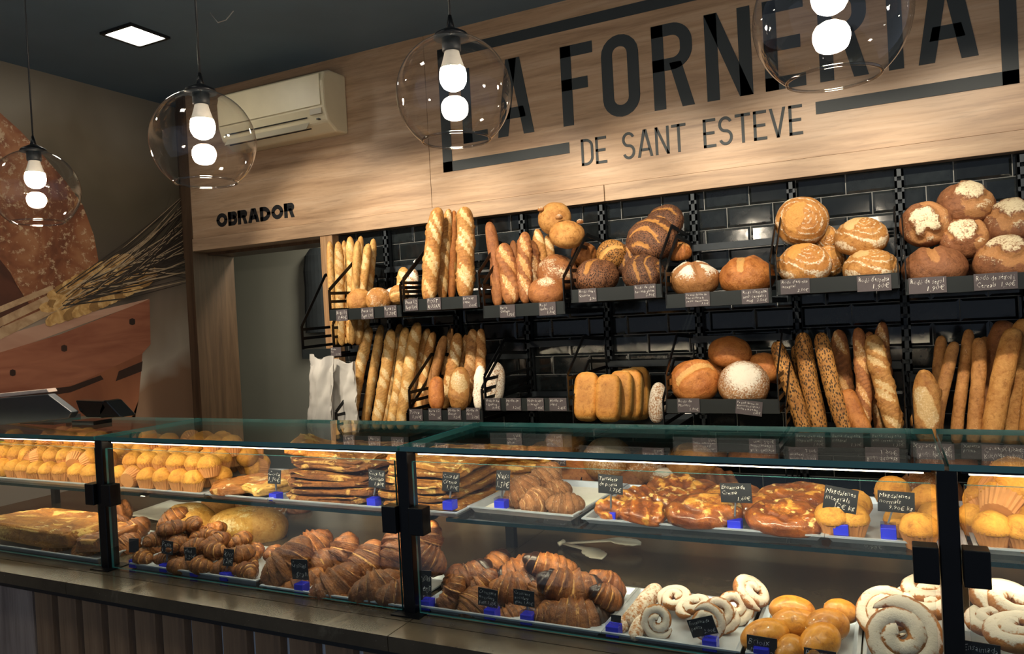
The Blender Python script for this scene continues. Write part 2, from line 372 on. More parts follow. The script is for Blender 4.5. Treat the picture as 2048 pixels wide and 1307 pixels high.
def snail(name, Rr, mat, turns=2.3, seed=1, tube_=None, nu=110, nv=12, thick=.8):
    """coiled pastry lying flat in local xy"""
    t = np.linspace(0, 1, nu)[:, None]; ph = np.linspace(0, 2 * math.pi, nv, endpoint=False)[None, :]
    w = Rr / (turns + .5); a = t * turns * 2 * math.pi + seed; rc = w * .30 + (Rr - w * .95) * t
    tr = w * .53 * (1 - .75 * sst(.93, 1, t)) * (.7 + .3 * sst(0, .12, t))
    P = np.stack([np.cos(a) * 2 + 0 * ph, np.sin(a) * 2 + np.cos(ph), np.sin(ph) + t * 3], -1); lum = fbm(P * 1.5 + seed, seed)
    rad = tr * (1 + .16 * lum)
    rr = rc + np.cos(ph) * rad; zz = np.sin(ph) * rad * thick * 1.25 + (1 - t) * w * .25
    V = np.stack([rr * np.cos(a), rr * np.sin(a), zz], -1)
    G = np.clip(sst(.35, .8, np.sin(ph) + 1.1 * lum) * .8 + .0 * t, 0, .95); R = np.zeros_like(rad); B = np.clip(sst(.1, -.6, np.sin(ph)) * .4 + 0 * t, 0, 1)
    return surf(name, V, np.stack([R, G, B], -1), mat)

def mat_from(loc, z, x):
    z = Vector(z).normalized(); x = Vector(x); x = (x - z * x.dot(z)).normalized(); y = z.cross(x)
    return Matrix(((x.x, y.x, z.x, loc[0]), (x.y, y.y, z.y, loc[1]), (x.z, y.z, z.z, loc[2]), (0, 0, 0, 1)))
UP = Vector((0, 0, 1))
def spot(px, py, Y, tilt, roll=0., yaw=0.):
    """frame at a photo pixel and depth: local z leans from up toward the eye by tilt, rolled in the picture plane, turned about itself"""
    loc = onY(px, py, Y); e = EYE - loc; e.z = 0; e.normalize(); rt = UP.cross(e).normalized() * 1.0
    z = (UP * math.cos(tilt) + e * math.sin(tilt)); R_ = Matrix.Rotation(roll, 3, e); z = R_ @ z; x = R_ @ rt
    return mat_from(loc, z, x) @ Matrix.Rotation(yaw, 4, 'Z')

# ================================================================== SETTING
D = 3.5; TILE_Y = 3.56; XW = -4.24; FRONT = 3.0
TOP_TILE = H + .545
m_ceil = plain('dark_painted_ceiling', '#5d7282', .85, var=.06, scale=3)
m_floor = plain('dark_floor', '#3b352f', .5, var=.2, scale=5)
m_oak = wood('light_oak_panel', '#92745a', '#b39475', '#c2a68a', 'X', .8, .42)
m_oak2 = wood('grey_oak_trim', '#8a7059', '#ad9073', '#c0a587', 'X', .9, .45)
m_post = wood('oak_post', '#94714f', '#b58f68', '#c7a57f', 'Z', .9, .45)
m_jamb = wood('dark_walnut_jamb', '#3a2a1e', '#4d3a2a', '#5d4835', 'Z', .9, .4)
m_grout = plain('pale_grout', '#8d8e8c', .8, var=.1, scale=40)
m_black = plain('black_steel', '#15171a', .38, .6, .1, 40)
m_black2 = plain('matt_black_paint', '#16191c', .45, 0, .1, 30)
m_board = plain('dark_green_black_board', '#10181a', .5, .2, .12, 14)
m_sign = plain('charcoal_lettering', '#2f3639', .6, 0, .05, 8)
m_grey = plain('grey_corridor_paint', '#8b8c84', .8, 0, .04, 2)

def tile_mat():
    m, nt, bs = nodes_of('glossy_black_tile'); v = coords(nt, kind='Object'); oi = N(nt, 'ShaderNodeObjectInfo')
    n = noise(nt, v, 25, 3); mr = N(nt, 'ShaderNodeMapRange'); mr.inputs[3].default_value = .6; mr.inputs[4].default_value = 1.5; L(nt, oi.outputs['Random'], mr.inputs[0])
    c = ramp(nt, n, [(.3, lin('#14181a')), (.7, lin('#1d2224'))]).outputs[0]; hs = N(nt, 'ShaderNodeHueSaturation'); L(nt, c, hs.inputs['Color']); L(nt, mr.outputs[0], hs.inputs['Value'])
    L(nt, hs.outputs[0], bs.inputs['Base Color']); bs.inputs['Roughness'].default_value = .11
    n2 = noise(nt, v, 9, 2); bump(nt, n2, .10, .01, bs); return m
m_tile = tile_mat()

floor = MB().box(XW - .2, 2.2, -1.5, 4.9, -.05, 0).build('floor', m_floor); tag(floor, kind='structure')
ceil = MB().box(XW - .2, 2.2, -1.5, 4.0, CEIL, CEIL + .1).build('ceiling', m_ceil); tag(ceil, kind='structure')

# tiled back wall: grout body, every tile a piece
wall = MB().box(-2.86, 2.2, TILE_Y + .004, TILE_Y + .1, 0, TOP_TILE + .1).build('wall_back', m_grout); tag(wall, kind='structure')
TW, TH, GAP = .2, .0935, .0035
def tile_mesh(w, h):
    a, b, t, c = w / 2 - GAP / 2, h / 2 - GAP / 2, .008, .010
    v = [(-a, 0, -b), (a, 0, -b), (a, 0, b), (-a, 0, b), (-a, -.005, -b), (a, -.005, -b), (a, -.005, b), (-a, -.005, b),
         (-a + c, -t, -b + c), (a - c, -t, -b + c), (a - c, -t, b - c), (-a + c, -t, b - c)]
    f = [(0, 1, 5, 4), (1, 2, 6, 5), (2, 3, 7, 6), (3, 0, 4, 7), (4, 5, 9, 8), (5, 6, 10, 9), (6, 7, 11, 10), (7, 4, 8, 11), (8, 9, 10, 11)]
    me = pymesh('tile', v, f); me.materials.append(m_tile); return me
tm = tile_mesh(TW, TH); rest = MB()
z0 = H + .452
for row in range(-1, 21):
    zc = z0 - (row + .5) * TH
    x = (-.037 if row % 2 == 0 else -.137) + TW / 2
    for k in range(-15, 8):
        xc = x + k * TW
        if xc > 1.2 or xc < -2.95: continue
        if xc < -2.76:
            if xc + TW / 2 - GAP > -2.86: rest.box(-2.86, xc + TW / 2 - GAP / 2, TILE_Y - .002, TILE_Y + .006, zc - TH / 2 + GAP / 2, zc + TH / 2 - GAP / 2)
            continue
        if row < 14 and xc < .75:
            o = link('tile', tm, None, wall); o.location = (xc, TILE_Y + .006, zc)
            o.rotation_euler = (random.Random(row * 99 + k).uniform(-.006, .006), 0, random.Random(row * 77 + k).uniform(-.006, .006))
        else:
            a, b = TW / 2 - GAP / 2, TH / 2 - GAP / 2; rest.box(xc - a, xc + a, TILE_Y - .002, TILE_Y + .006, zc - b, zc + b)
o = rest.build('tile_field', m_tile, wall); o['kind'] = 'stuff'

# oak header over the doorway and the tiles
hd = MB().box(-4.0, 2.2, D + .012, D + .12, H + .545, CEIL).build('wall_header', m_oak2); tag(hd, kind='structure')
for x0, x1 in ((-4.0, -2.173), (-2.170, .62), (.623, 2.2)):
    MB().box(x0, x1, D, D + .02, H + .619, CEIL).build('panel', m_oak, hd)
tr = empty('trim_1'); tag(tr, kind='structure')
for x0, x1 in ((-4.0, -1.196), (-1.193, 2.2)):
    MB().box(x0, x1, D - .008, D + .14, H + .538, H + .617).build('board', m_oak2, tr, bevel=.002)
post = MB().box(-2.95, -2.86, D, D + .12, 0, H + .538).build('trim_2', m_post, bevel=.002); tag(post, kind='structure')
jamb = empty('trim_3'); tag(jamb, kind='structure')
MB().box(-4.02, -3.998, D, D + .34, 0, H + .54).build('jamb_face', m_jamb, jamb)
MB().box(-4.06, -3.985, D - .012, D + .012, 0, CEIL).build('edge_strip', m_jamb, jamb)
MB().box(-4.24, -2.86, D + .13, D + .34, H + .52, CEIL).build('soffit', m_jamb, jamb)
cw = MB().box(-5.6, -2.2, 4.72, 4.80, 0, H + 1.0).build('wall_corridor', m_grey); tag(cw, kind='structure')
cs = MB().box(-2.86, -2.80, D + .13, 4.72, 0, H + 1.0).build('wall_corridor_side', m_grey); tag(cs, kind='structure')
cx_ = MB().box(-5.6, -5.5, D + .13, 4.8, 0, H + 1.0).build('wall_corridor_end', m_grey); tag(cx_, kind='structure')
MB().box(-5.5, XW - .1, D + .3, D + .36, 0, H + 1.0).build('wall_corridor_front', m_grey)['kind'] = 'structure'
fc = MB().box(-5.6, XW - .2, 3.5, 4.9, -.05, 0).build('floor_corridor', m_floor); tag(fc, kind='structure')
cc = MB().box(-5.6, -2.8, D + .13, 4.8, H + 1.0, H + 1.06).build('ceiling_corridor', m_grey); tag(cc, kind='structure')
lamp('corridor_fill_lamp', 'AREA', (-3.1, 4.15, H + .97), 30, (1, .90, .70), (-3.3, 4.3, 0), size=.25)  # added fill for the corridor, its fitting is out of view
# added unseen light to brighten the corridor, and the dark coat beyond the doorway
cl = empty('added_corridor_light', (-3.1, 4.15, H + .985)); tag(cl, 'unseen small round ceiling light added inside the corridor behind the doorway', 'ceiling light')
MB().lathe([(.0, .012), (.16, .012), (.16, -.004), (.145, -.010)], 24).build('rim', m_black, cl); 
jk = MB()
jk.lathe([(.0, .30), (.05, .295), (.10, .24), (.12, .12), (.115, 0), (.125, -.18), (.13, -.36), (.0, -.37)], 20, (0, 0, 0))
o = jk.build('hanging_coat', plain('dark_navy_cloth', '#1c2329', .9, 0, .2, 12)); o.location = onY(634, 572, 4.662); o.scale = (1, .5, 1); tag(o, 'dark coat hanging on the grey wall beyond the doorway', 'coat')

wl = MB().box(XW - .1, XW, -1.5, 4.0, 0, CEIL).build('wall_left', plain('left_wall_paint', '#5a4c40', .8, 0, .05, 3)); tag(wl, kind='structure')

# ------------------------------------------------------------------ printed mural on the left wall
def mural_mat(name, stops, sc=(2, 2, 2), rough=.6, dist=1.2, det=3, speck=None):
    m, nt, bs = nodes_of(name); v = coords(nt, sc); n = noise(nt, v, 1.0, det, .6, dist)
    c = ramp(nt, n, [(p, lin(h)) for p, h in stops]).outputs[0]
    if speck:
        s = noise(nt, coords(nt), speck[1], 6, .75); c = mixc(nt, ramp(nt, s, [(speck[2], (0, 0, 0, 1)), (speck[2] + .07, (1, 1, 1, 1))]).outputs[0], c, lin(speck[0]))
    L(nt, c, bs.inputs['Base Color']); bs.inputs['Roughness'].default_value = rough; return m
mural = empty('wall_mural', (XW, 2.4, H)); tag(mural, 'printed wall mural of a rustic loaf, wheat ears and a wooden crate', 'mural')
_mk = [0]
def mpt(x, y, k): p = onX(x, y, XW); return (XW + .003 + .0006 * k + .00002 * _mk[0], p.y, p.z)
def mpoly(name, pts, mat, k, holes=None):
    _mk[0] += 1; q = [mpt(x, y, k) for x, y in pts]
    bm = bmesh.new(); vs = [bm.verts.new(p) for p in q]; f = bm.faces.new(vs); bmesh.ops.triangulate(bm, faces=[f]); ms = bpy.data.meshes.new(name); bm.to_mesh(ms); bm.free()
    o = link(name, ms, mat); o.parent = mural; o.matrix_parent_inverse = Matrix.Translation(-Vector((XW, 2.4, H))); return o
def backdrop():
    m, nt, bs = nodes_of('mural_backdrop_print'); v = coords(nt, (1, 1, 1)); sp = N(nt, 'ShaderNodeSeparateXYZ'); L(nt, v, sp.inputs[0])
    n = noise(nt, v, 1.1, 3, .5, .6); h = math_(nt, 'ADD', sp.outputs[2], math_(nt, 'MULTIPLY', math_(nt, 'SUBTRACT', n, .5), 1.1))
    h = math_(nt, 'MULTIPLY_ADD', h, .40); nt.nodes[-1].inputs[2].default_value = .02 if False else -.30
    c = ramp(nt, h, [(.0, lin('#b3a294')), (.10, lin('#8f6f58')), (.22, lin('#8c6a52')), (.30, lin('#b5a898')), (.40, lin('#8f7d6b')), (.52, lin('#4a4139')), (.70, lin('#59503f')), (.80, lin('#6d6250')), (.95, lin('#8a8273'))])
    L(nt, c.outputs[0], bs.inputs['Base Color']); bs.inputs['Roughness'].default_value = .6; return m
b_ = MB().box(XW, XW + .002, -1.0, 3.95, .35, CEIL).build('printed_backdrop', backdrop(), None); b_.parent = mural; b_.matrix_parent_inverse = Matrix.Translation(-Vector((XW, 2.4, H)))
m_loafp = mural_mat('mural_loaf_print', [(.35, '#6a3a22'), (.5, '#8d5636'), (.65, '#a9744e')], (3, 3, 3), speck=('#c4a684', 24, .54))
m_loafd = mural_mat('mural_loaf_crumb_print', [(.3, '#33190f'), (.6, '#5b3120')], (3, 3, 3))
m_crate = mural_mat('mural_crate_print', [(.3, '#93553d'), (.6, '#b06f52'), (.75, '#bb7c5e')], (1, 1.5, 9))
m_crate2 = mural_mat('mural_crate_lower_print', [(.3, '#7d4630'), (.6, '#9d6040')], (1, 2, 2))
m_crated = mural_mat('mural_crate_dark_print', [(.3, '#2a1711'), (.7, '#3d241a')], (1, 2, 2))
m_crater = mural_mat('mural_crate_rim_print', [(.3, '#b98a72'), (.7, '#d0a68d')], (1, 2, 6))
m_wheat = mural_mat('mural_wheat_print', [(.3, '#a87a40'), (.5, '#cfa263'), (.7, '#e6c58a')], (14, 14, 14))
m_wheatd = mural_mat('mural_wheat_dark_print', [(.3, '#8a6438'), (.7, '#a98049')], (14, 14, 14))  # darker print tone for some of the grains
m_straw = mural_mat('mural_straw_print', [(.3, '#a8845f'), (.7, '#d0b08a')], (10, 10, 10))
m_awn = mural_mat('mural_awn_print', [(.3, '#2c241f'), (.7, '#453a31')], (6, 6, 6))
m_awnl = mural_mat('mural_awn_light_print', [(.3, '#a8906f'), (.7, '#cdb594')], (6, 6, 6))
mpoly('printed_loaf', [(-330, 300), (-230, 215), (-120, 190), (0, 226), (40, 262), (85, 310), (130, 362), (165, 410), (187, 470), (196, 520), (180, 560), (150, 592), (90, 618), (0, 655), (-120, 690), (-330, 690)], m_loafp, 1)
mpoly('printed_loaf_crumb', [(-330, 470), (-120, 440), (0, 520), (20, 545), (38, 580), (60, 612), (0, 655), (-120, 690), (-330, 690)], m_loafd, 2)  # darker crumb region of the printed loaf
mpoly('printed_crate_rim', [(-330, 800), (-330, 760), (0, 672), (110, 640), (298, 597), (280, 606), (0, 708)], m_crater, 3)
mpoly('printed_crate_slat', [(-330, 840), (-330, 810), (0, 704), (120, 668), (298, 598), (300, 688), (284, 706), (250, 722), (150, 768), (0, 800), (-330, 880)], m_crate, 4)
mpoly('printed_crate_lower', [(-330, 870), (0, 780), (150, 762), (284, 700), (282, 735), (276, 800), (262, 835), (250, 930), (-330, 1000)], m_crate2, 3)
mpoly('printed_crate_gap', [(236, 742), (284, 722), (282, 742), (230, 762)], m_crated, 5)
mpoly('printed_crate_gap', [(-60, 812), (60, 782), (140, 772), (200, 750), (206, 758), (140, 784), (0, 806)], m_crated, 5)
for kx, ky in ((127, 696), (263, 643), (24, 745)):
    mpoly('printed_nail', [(kx + 6 * math.cos(a * .785) * (1 + .3 * (a % 2)), ky + 7 * math.sin(a * .785)) for a in range(8)], m_crated, 6)
rnd = random.Random(4)
for a, b, w0, w1, m_ in (((-200, 740), (112, 590), 9, 9, m_straw), ((-200, 752), (100, 618), 9, 7, m_straw), ((-200, 770), (120, 612), 8, 6, m_straw), ((-200, 700), (105, 575), 7, 6, m_straw)):
    mpoly('printed_stem', [(a[0], a[1] - w0), (b[0], b[1] - w1), (b[0], b[1] + w1), (a[0], a[1] + w0)], m_, 6)
def grain(cx, cy, ln, w, ang, mat, k):
    pts = []
    for i in range(10):
        t = i / 10 * 2 * math.pi; u, v = math.cos(t) * ln / 2, math.sin(t) * w / 2 * (1 - .25 * math.cos(t)); pts.append((cx + u * math.cos(ang) - v * math.sin(ang), cy + u * math.sin(ang) + v * math.cos(ang)))
    mpoly('printed_grain', pts, mat, k)
for ear, (x0, y0, x1, y1, wd, nn) in enumerate(((95, 628, 300, 545, 17, 12), (110, 600, 255, 520, 13, 9))):
    ang = math.atan2(y1 - y0, x1 - x0)
    for i in range(nn):
        t = (i + .5) / nn; w = wd * math.sin(math.pi * (.12 + .8 * t)) ** .5
        for s in (-1, 1):
            grain(x0 + (x1 - x0) * t - math.sin(ang) * s * w, y0 + (y1 - y0) * t + math.cos(ang) * s * w, 46, 21, ang + s * -.30, m_wheat if (i + s) % 3 else m_wheatd, 8 + ear)
for i in range(95):
    t = rnd.random(); sx = 110 + 180 * t + rnd.uniform(-10, 10); sy = 612 - 75 * t + rnd.uniform(-34, 10)
    ex = 387; ey = 560 - (i / 95) * 190 + rnd.uniform(-8, 8)
    if i % 5 == 0: ex = rnd.uniform(330, 386); ey -= 10
    w = rnd.uniform(.7, 1.5)
    mx, my = (sx + ex) / 2, (sy + ey) / 2 + rnd.uniform(2, 12)
    mpoly('printed_awn', [(sx, sy - w), (mx, my - w), (ex, ey - .4), (ex, ey + .4), (mx, my + w), (sx, sy + w)], m_awn if i % 3 else m_awnl, 7 if i % 2 else 10)

# ------------------------------------------------------------------ sign lettering on the header
def letter_polys(ch, w, h, s):
    """bold condensed capitals as convex pieces in a w x h box, stroke s"""
    R = lambda x0, x1, y0, y1: [(x0, y0), (x1, y0), (x1, y1), (x0, y1)]
    def arc(cx, cy, rx, ry, a0, a1, n=10, t=None):
        t = t or s; out = []
        for i in range(n):
            p, q = a0 + (a1 - a0) * i / n, a0 + (a1 - a0) * (i + 1) / n
            out.append([(cx + rx * math.cos(p), cy + ry * math.sin(p)), (cx + rx * math.cos(q), cy + ry * math.sin(q)), (cx + (rx - t) * math.cos(q), cy + (ry - t) * math.sin(q)), (cx + (rx - t) * math.cos(p), cy + (ry - t) * math.sin(p))])
        return out
    pi = math.pi
    if ch == 'L': return [R(0, s, 0, h), R(0, w, 0, s)]
    if ch == 'F': return [R(0, s, 0, h), R(0, w, h - s, h), R(0, w * .82, h * .5 - s * .5 + .01 * h, h * .5 + s * .5 + .01 * h)]
    if ch == 'E': return [R(0, s, 0, h), R(0, w, h - s, h), R(0, w * .9, h * .5 - s * .5, h * .5 + s * .5), R(0, w, 0, s)]
    if ch == 'I': return [R(0, s, 0, h)]
    if ch == 'T': return [R(0, w, h - s, h), R(w / 2 - s / 2, w / 2 + s / 2, 0, h)]
    if ch == 'N':
        k = s * 1.05; return [R(0, s, 0, h), R(w - s, w, 0, h), [(0, h), (k, h), (w, 0), (w - k, 0)]]
    if ch == 'V': return [[(0, h), (s, h), (w / 2 + s / 2, 0), (w / 2 - s / 2, 0)], [(w - s, h), (w, h), (w / 2 + s / 2, 0), (w / 2 - s / 2, 0)]]
    if ch == 'A':
        k = s * 1.05; m = w / 2; return [[(0, 0), (k, 0), (m + s * .42, h), (m - s * .72, h)], [(w - k, 0), (w, 0), (m + s * .72, h), (m - s * .42, h)], [(w * .2, h * .22), (w * .8, h * .22), (w * .74, h * .22 + s), (w * .26, h * .22 + s)]]
    if ch in 'OD':
        r = w / 2
        if ch == 'O':
            return [R(0, s, r, h - r), R(w - s, w, r, h - r)] + arc(r, h - r, r, r, 0, pi) + arc(r, r, r, r, pi, 2 * pi)
        r = w * .62
        return [R(0, s, 0, h), R(0, w - r + .001, h - s, h), R(0, w - r + .001, 0, s), R(w - s, w, r, h - r)] + arc(w - r, h - r, r, r, 0, pi / 2) + arc(w - r, r, r, r, -pi / 2, 0)
    if ch in 'RB':
        yb = h * .45; r = min(w * .5, (h - yb) / 2)
        out = [R(0, s, 0, h), R(0, w - r + .001, h - s, h), R(0, w - r + .001, yb, yb + s), R(w - s, w, yb + r, h - r)] + arc(w - r, h - r, r, r, 0, pi / 2) + arc(w - r, yb + r, r, r, -pi / 2, 0)
        if ch == 'R': out.append([(w * .42, yb + s * .6), (w * .42 + s, yb + s * .6), (w, 0), (w - s * 1.02, 0)])
        else:
            r2 = min(w * .5, (yb + s) / 2); out += [R(0, w - r2 + .001, 0, s), R(w - s, w, r2, yb + s - r2)] + arc(w - r2, r2, r2, r2, -pi / 2, 0) + arc(w - r2, yb + s - r2, r2, r2, 0, pi / 2)
        return out
    if ch == 'S':
        r = w / 2; ra = (h + s) / 4
        return arc(r, h - ra, r, ra, pi * .12, pi * 1.5, 14) + arc(r, ra, r, ra, -pi * .88, pi * .5, 14)
    return []
def letter(ch, x, z, w, h, s, mat, parent, y=D, name='letter', t=.003):
    mb = MB()
    for p in letter_polys(ch, w, h, s):
        ar = sum(p[i][0] * p[(i + 1) % len(p)][1] - p[(i + 1) % len(p)][0] * p[i][1] for i in range(len(p)))
        mb.prism([(x + a, y, z + b) for a, b in (p if ar > 0 else p[::-1])], (0, -t, 0))
    return mb.build(name, mat, parent)
sg = empty('shop_sign', (0, 0, 0)); tag(sg, 'large dark framed lettering of the shop name on the oak header', 'sign')
zb, zt = H + .928, H + 1.316; S = .055
for ch, a, b in (('L', -1.955, -1.81), ('A', -1.751, -1.547), ('F', -1.388, -1.221), ('O', -1.178, -.995), ('R', -.930, -.743), ('N', -.686, -.486), ('E', -.434, -.268),
                 ('R', -.213, -.026), ('I', .048, .103), ('A', .155, .362)):
    letter(ch, a, zb, b - a, zt - zb, S, m_sign, sg)
mb = MB(); t = .003
for x0, x1, a, b in ((-2.087, .491, 1.392, 1.445), (-2.087, -2.030, .795, 1.445), (.436, .491, .797, 1.445), (-2.087, -1.364, .795, .848), (-.236, .491, .797, .849)):
    MB().box(x0, x1, D - t, D, H + a, H + b).build('frame_bar', m_sign, sg)
sg2 = empty('shop_subtitle_sign', (0, 0, 0)); tag(sg2, 'thin dark capitals reading DE SANT ESTEVE below the big letters', 'sign')
x = -1.303; words = 'DE SANT ESTEVE'; wd = {'D': .062, 'E': .056, 'S': .062, 'A': .074, 'N': .066, 'T': .066, 'V': .068}
tot = sum(.055 if c == ' ' else wd[c] for c in words) ; gaps = (1.013 - tot) / (len(words) - 1)
for c in words:
    if c != ' ': letter(c, x, H + .723, wd[c], .128, .0125, m_sign, sg2)
    x += (.055 if c == ' ' else wd[c]) + gaps
sg3 = empty('workshop_sign', (0, 0, 0)); tag(sg3, 'bold dark capitals reading OBRADOR above the doorway', 'sign')
x = -3.768; w_ = {'O': .094, 'B': .074, 'R': .078, 'A': .092, 'D': .084}; tot = sum(w_[c] for c in 'OBRADOR'); g = (.638 - tot) / 6
for c in 'OBRADOR':
    letter(c, x, H + .671, w_[c], .086, .025, m_black2, sg3); x += w_[c] + g

# ------------------------------------------------------------------ ceiling fittings
m_white = plain('white_plastic', '#e0d4b2', .4, 0, .03, 10)
m_whited = plain('off_white_plastic_lower', '#b9b09a', .45, 0, .03, 10)
m_led = emit('led_panel_glow', (1, .92, .78, 1), 42)
def downlight(x, y, label):
    r = empty('ceiling_downlight', (x, y, CEIL)); tag(r, label, 'ceiling light', 'square ceiling downlights')
    fr = MB()
    for a in ((-.115, .115, -.115, -.098), (-.115, .115, .098, .115), (-.115, -.098, -.098, .098), (.098, .115, -.098, .098)): fr.box(*a, -.012, 0)
    fr.build('frame', m_black2, r); MB().box(-.098, .098, -.098, .098, -.008, -.002).build('panel', m_led, r)
    return r
downlight(-3.355, 2.66, 'bright square downlight in the dark ceiling near the mural')
for i, (a, b) in enumerate(((-3.36, .9), (-1.6, .55), (.2, .4))):  # unseen downlights added to light the customer side and the mural
    downlight(a, b, 'unseen square downlight added in the ceiling over the customer side, ' + ('by the mural', 'above the till end', 'above the muffin end')[i])
for i, (sx, sy_, tg, en) in enumerate(SPOTS):
    d = (Vector(tg) - Vector((sx, sy_, CEIL - .13))).normalized(); a = Vector((sx, sy_, CEIL - .13))
    r = empty('ceiling_spotlight', (sx, sy_, CEIL)); tag(r, 'black cylindrical ceiling spotlight aimed at the bread shelves', 'spotlight', 'ceiling spotlights over the bread wall')
    loc = Vector((sx, sy_, CEIL)); mb = MB(); mb.tube([a - d * .10 - loc, a - d * .02 - loc], .035, 16); mb.tube([a - d * .02 - loc, a + d * .015 - loc], .035, 16, caps=False); mb.build('lamp_head', m_black, r, True)
    MB().box(-.02, .02, -.02, .02, -.07, 0).build('bracket', m_black, r)

# air conditioner
ac = empty('air_conditioner', (-3.1, D, H + 1.09)); tag(ac, 'cream wall-mounted air conditioner on the oak header over the doorway', 'air conditioner')
W2 = .40
prof = [(0, .005), (-.10, 0), (-.175, .045), (-.20, .12), (-.205, .26), (-.185, .315), (-.14, .335), (0, .335)]
mb = MB(); mb.prism([(-W2, y, z) for y, z in prof], (2 * W2, 0, 0)); mb.build('body', m_white, ac, bevel=.012)
MB().box(-W2 + .02, W2 - .02, -.2085, -.205, .13, .30).build('front_panel', m_white, ac, bevel=.002)
fl = MB().bar((-W2 + .05, -.182, .045), (W2 - .13, -.182, .045), .075, .004, (0, .55, .8)).build('louver', m_whited, ac)
for i in range(2): MB().bar((-W2 + .05, -.192 + i * .03, .078 - i * .055), (W2 - .13, -.192 + i * .03, .078 - i * .055), .004, .006, (0, .5, .8)).build('slot', m_black2, ac)
MB().box(W2 - .10, W2 - .02, -.204, -.19, .085, .115).build('display_strip', m_whited, ac)
MB().box(W2 - .06, W2 - .045, -.200, -.18, .055, .062).build('indicator', m_black2, ac)
o = MB().tube([onZ(421, 26, 1.534) , onZ(436, 45, 1.46), onZ(452, 40, 1.49), onZ(467, 22, 1.534)], .0025, 6).build('loose_cable', plain('grey_cable', '#a9a9a5', .5)); tag(o, 'thin loose grey cable looping out of the dark ceiling', 'cable')

# pendant lamps
m_globe = glass('clear_globe_glass', (.97, .96, .95, 1), 1.3)
m_rim = glass('globe_rim_glass', (.80, .78, .75, 1), 2.2)
m_bulb = emit('bulb_glow', (1, .86, .66, 1), 430)
m_neck = plain('white_bulb_neck', '#cfcac0', .35)
PEND = [(72, 380, 1.51, 'hanging before the mural'), (407, 283, 1.386, 'hanging before the air conditioner'), (908, 187, 1.465, 'hanging before the first big sign letters'), (1661, 35, 1.41, 'hanging before the last big sign letters')]
for px, py, Y, lb in PEND:
    c = onY(px, py, Y); r = empty('pendant_lamp', c); tag(r, 'clear glass globe pendant lamp on black cord, ' + lb, 'pendant lamp', 'glass globe pendant lamps'); Rg = .127
    a0, a1 = math.radians(17), math.radians(180 - 36)
    prof = [(Rg * math.sin(a0 + (a1 - a0) * i / 28), Rg * math.cos(a0 + (a1 - a0) * i / 28)) for i in range(29)]
    g = MB().lathe(prof[::-1], 64).build('globe', m_globe, r, True)
    rr, rz = prof[-1]; tor = MB().tube([(rr * math.cos(k * math.pi / 24), rr * math.sin(k * math.pi / 24), rz) for k in range(49)], .0028, 8, caps=False); tor.build('rim', m_rim, g, True)
    MB().lathe([(0, Rg + .018), (.012, Rg + .016), (.036, Rg * .96 + .008), (.040, Rg * .96), (0, Rg * .96)], 24).build('cap', m_black, r, True)
    MB().tube([(0, 0, Rg + .005), (0, 0, Rg + .045)], [.012, .004], 10).build('cord_grip', m_black, r, True)
    MB().tube([(0, 0, Rg + .03), (0, 0, CEIL - c.z)], .0026, 8).build('cord', m_black2, r, True)
    sk = MB().lathe([(0, Rg * .95), (.021, Rg * .95), (.021, .095), (.019, .092), (0, .092)], 20).build('socket', m_black2, r, True)
    b = MB().lathe([(.016, .093), (.018, .084), (.0235, .066), (.0275, .054)], 24).build('bulb_neck', m_neck, r, True)
    MB().lathe([(.0275, .054), (.0295, .044), (.030, .034), (.028, .023), (.022, .013), (.012, .007), (0, .005)], 24).build('bulb', m_bulb, r, True)
    MB().lathe([(0, CEIL - c.z - .02), (.04, CEIL - c.z - .018), (.045, CEIL - c.z), (0, CEIL - c.z)], 20).build('ceiling_rose', m_black, r, True)

# ================================================================== BREAD WALL
m_up = plain('slotted_upright_steel', '#2b3238', .45, .4, .1, 40)
for x in (-2.50, -2.07, -1.652, -1.224, -.780, -.354, .066, .49):
    mb = MB(); yb, yf = TILE_Y, TILE_Y - .045; w = .017; zt_ = H + .527
    mb.box(x - w, x - w + .009, yf, yb, .35, zt_); mb.box(x + w - .009, x + w, yf, yb, .35, zt_); mb.box(x - w, x + w, yb - .012, yb - .006, .35, zt_)
    z = zt_
    while z > .4: mb.box(x - w, x + w, yf, yf + .006, z - .030, z); z -= .047
    o = mb.build('shelf_upright', m_up); nm = {-2.5: 'behind the thin baguettes', -2.07: 'behind the tall kilo baguettes', -1.652: 'behind the dark baguettes', -1.224: 'beside the knotted loaves', -.780: 'beside the striped seeded loaves', -.354: 'behind the swirled spelt loaves', .066: 'beside the floured rye loaves', .49: 'past the floured rye loaves'}[x]
    tag(o, 'black slotted steel shelf upright on the tiles ' + nm, 'upright', 'slotted shelf uprights')

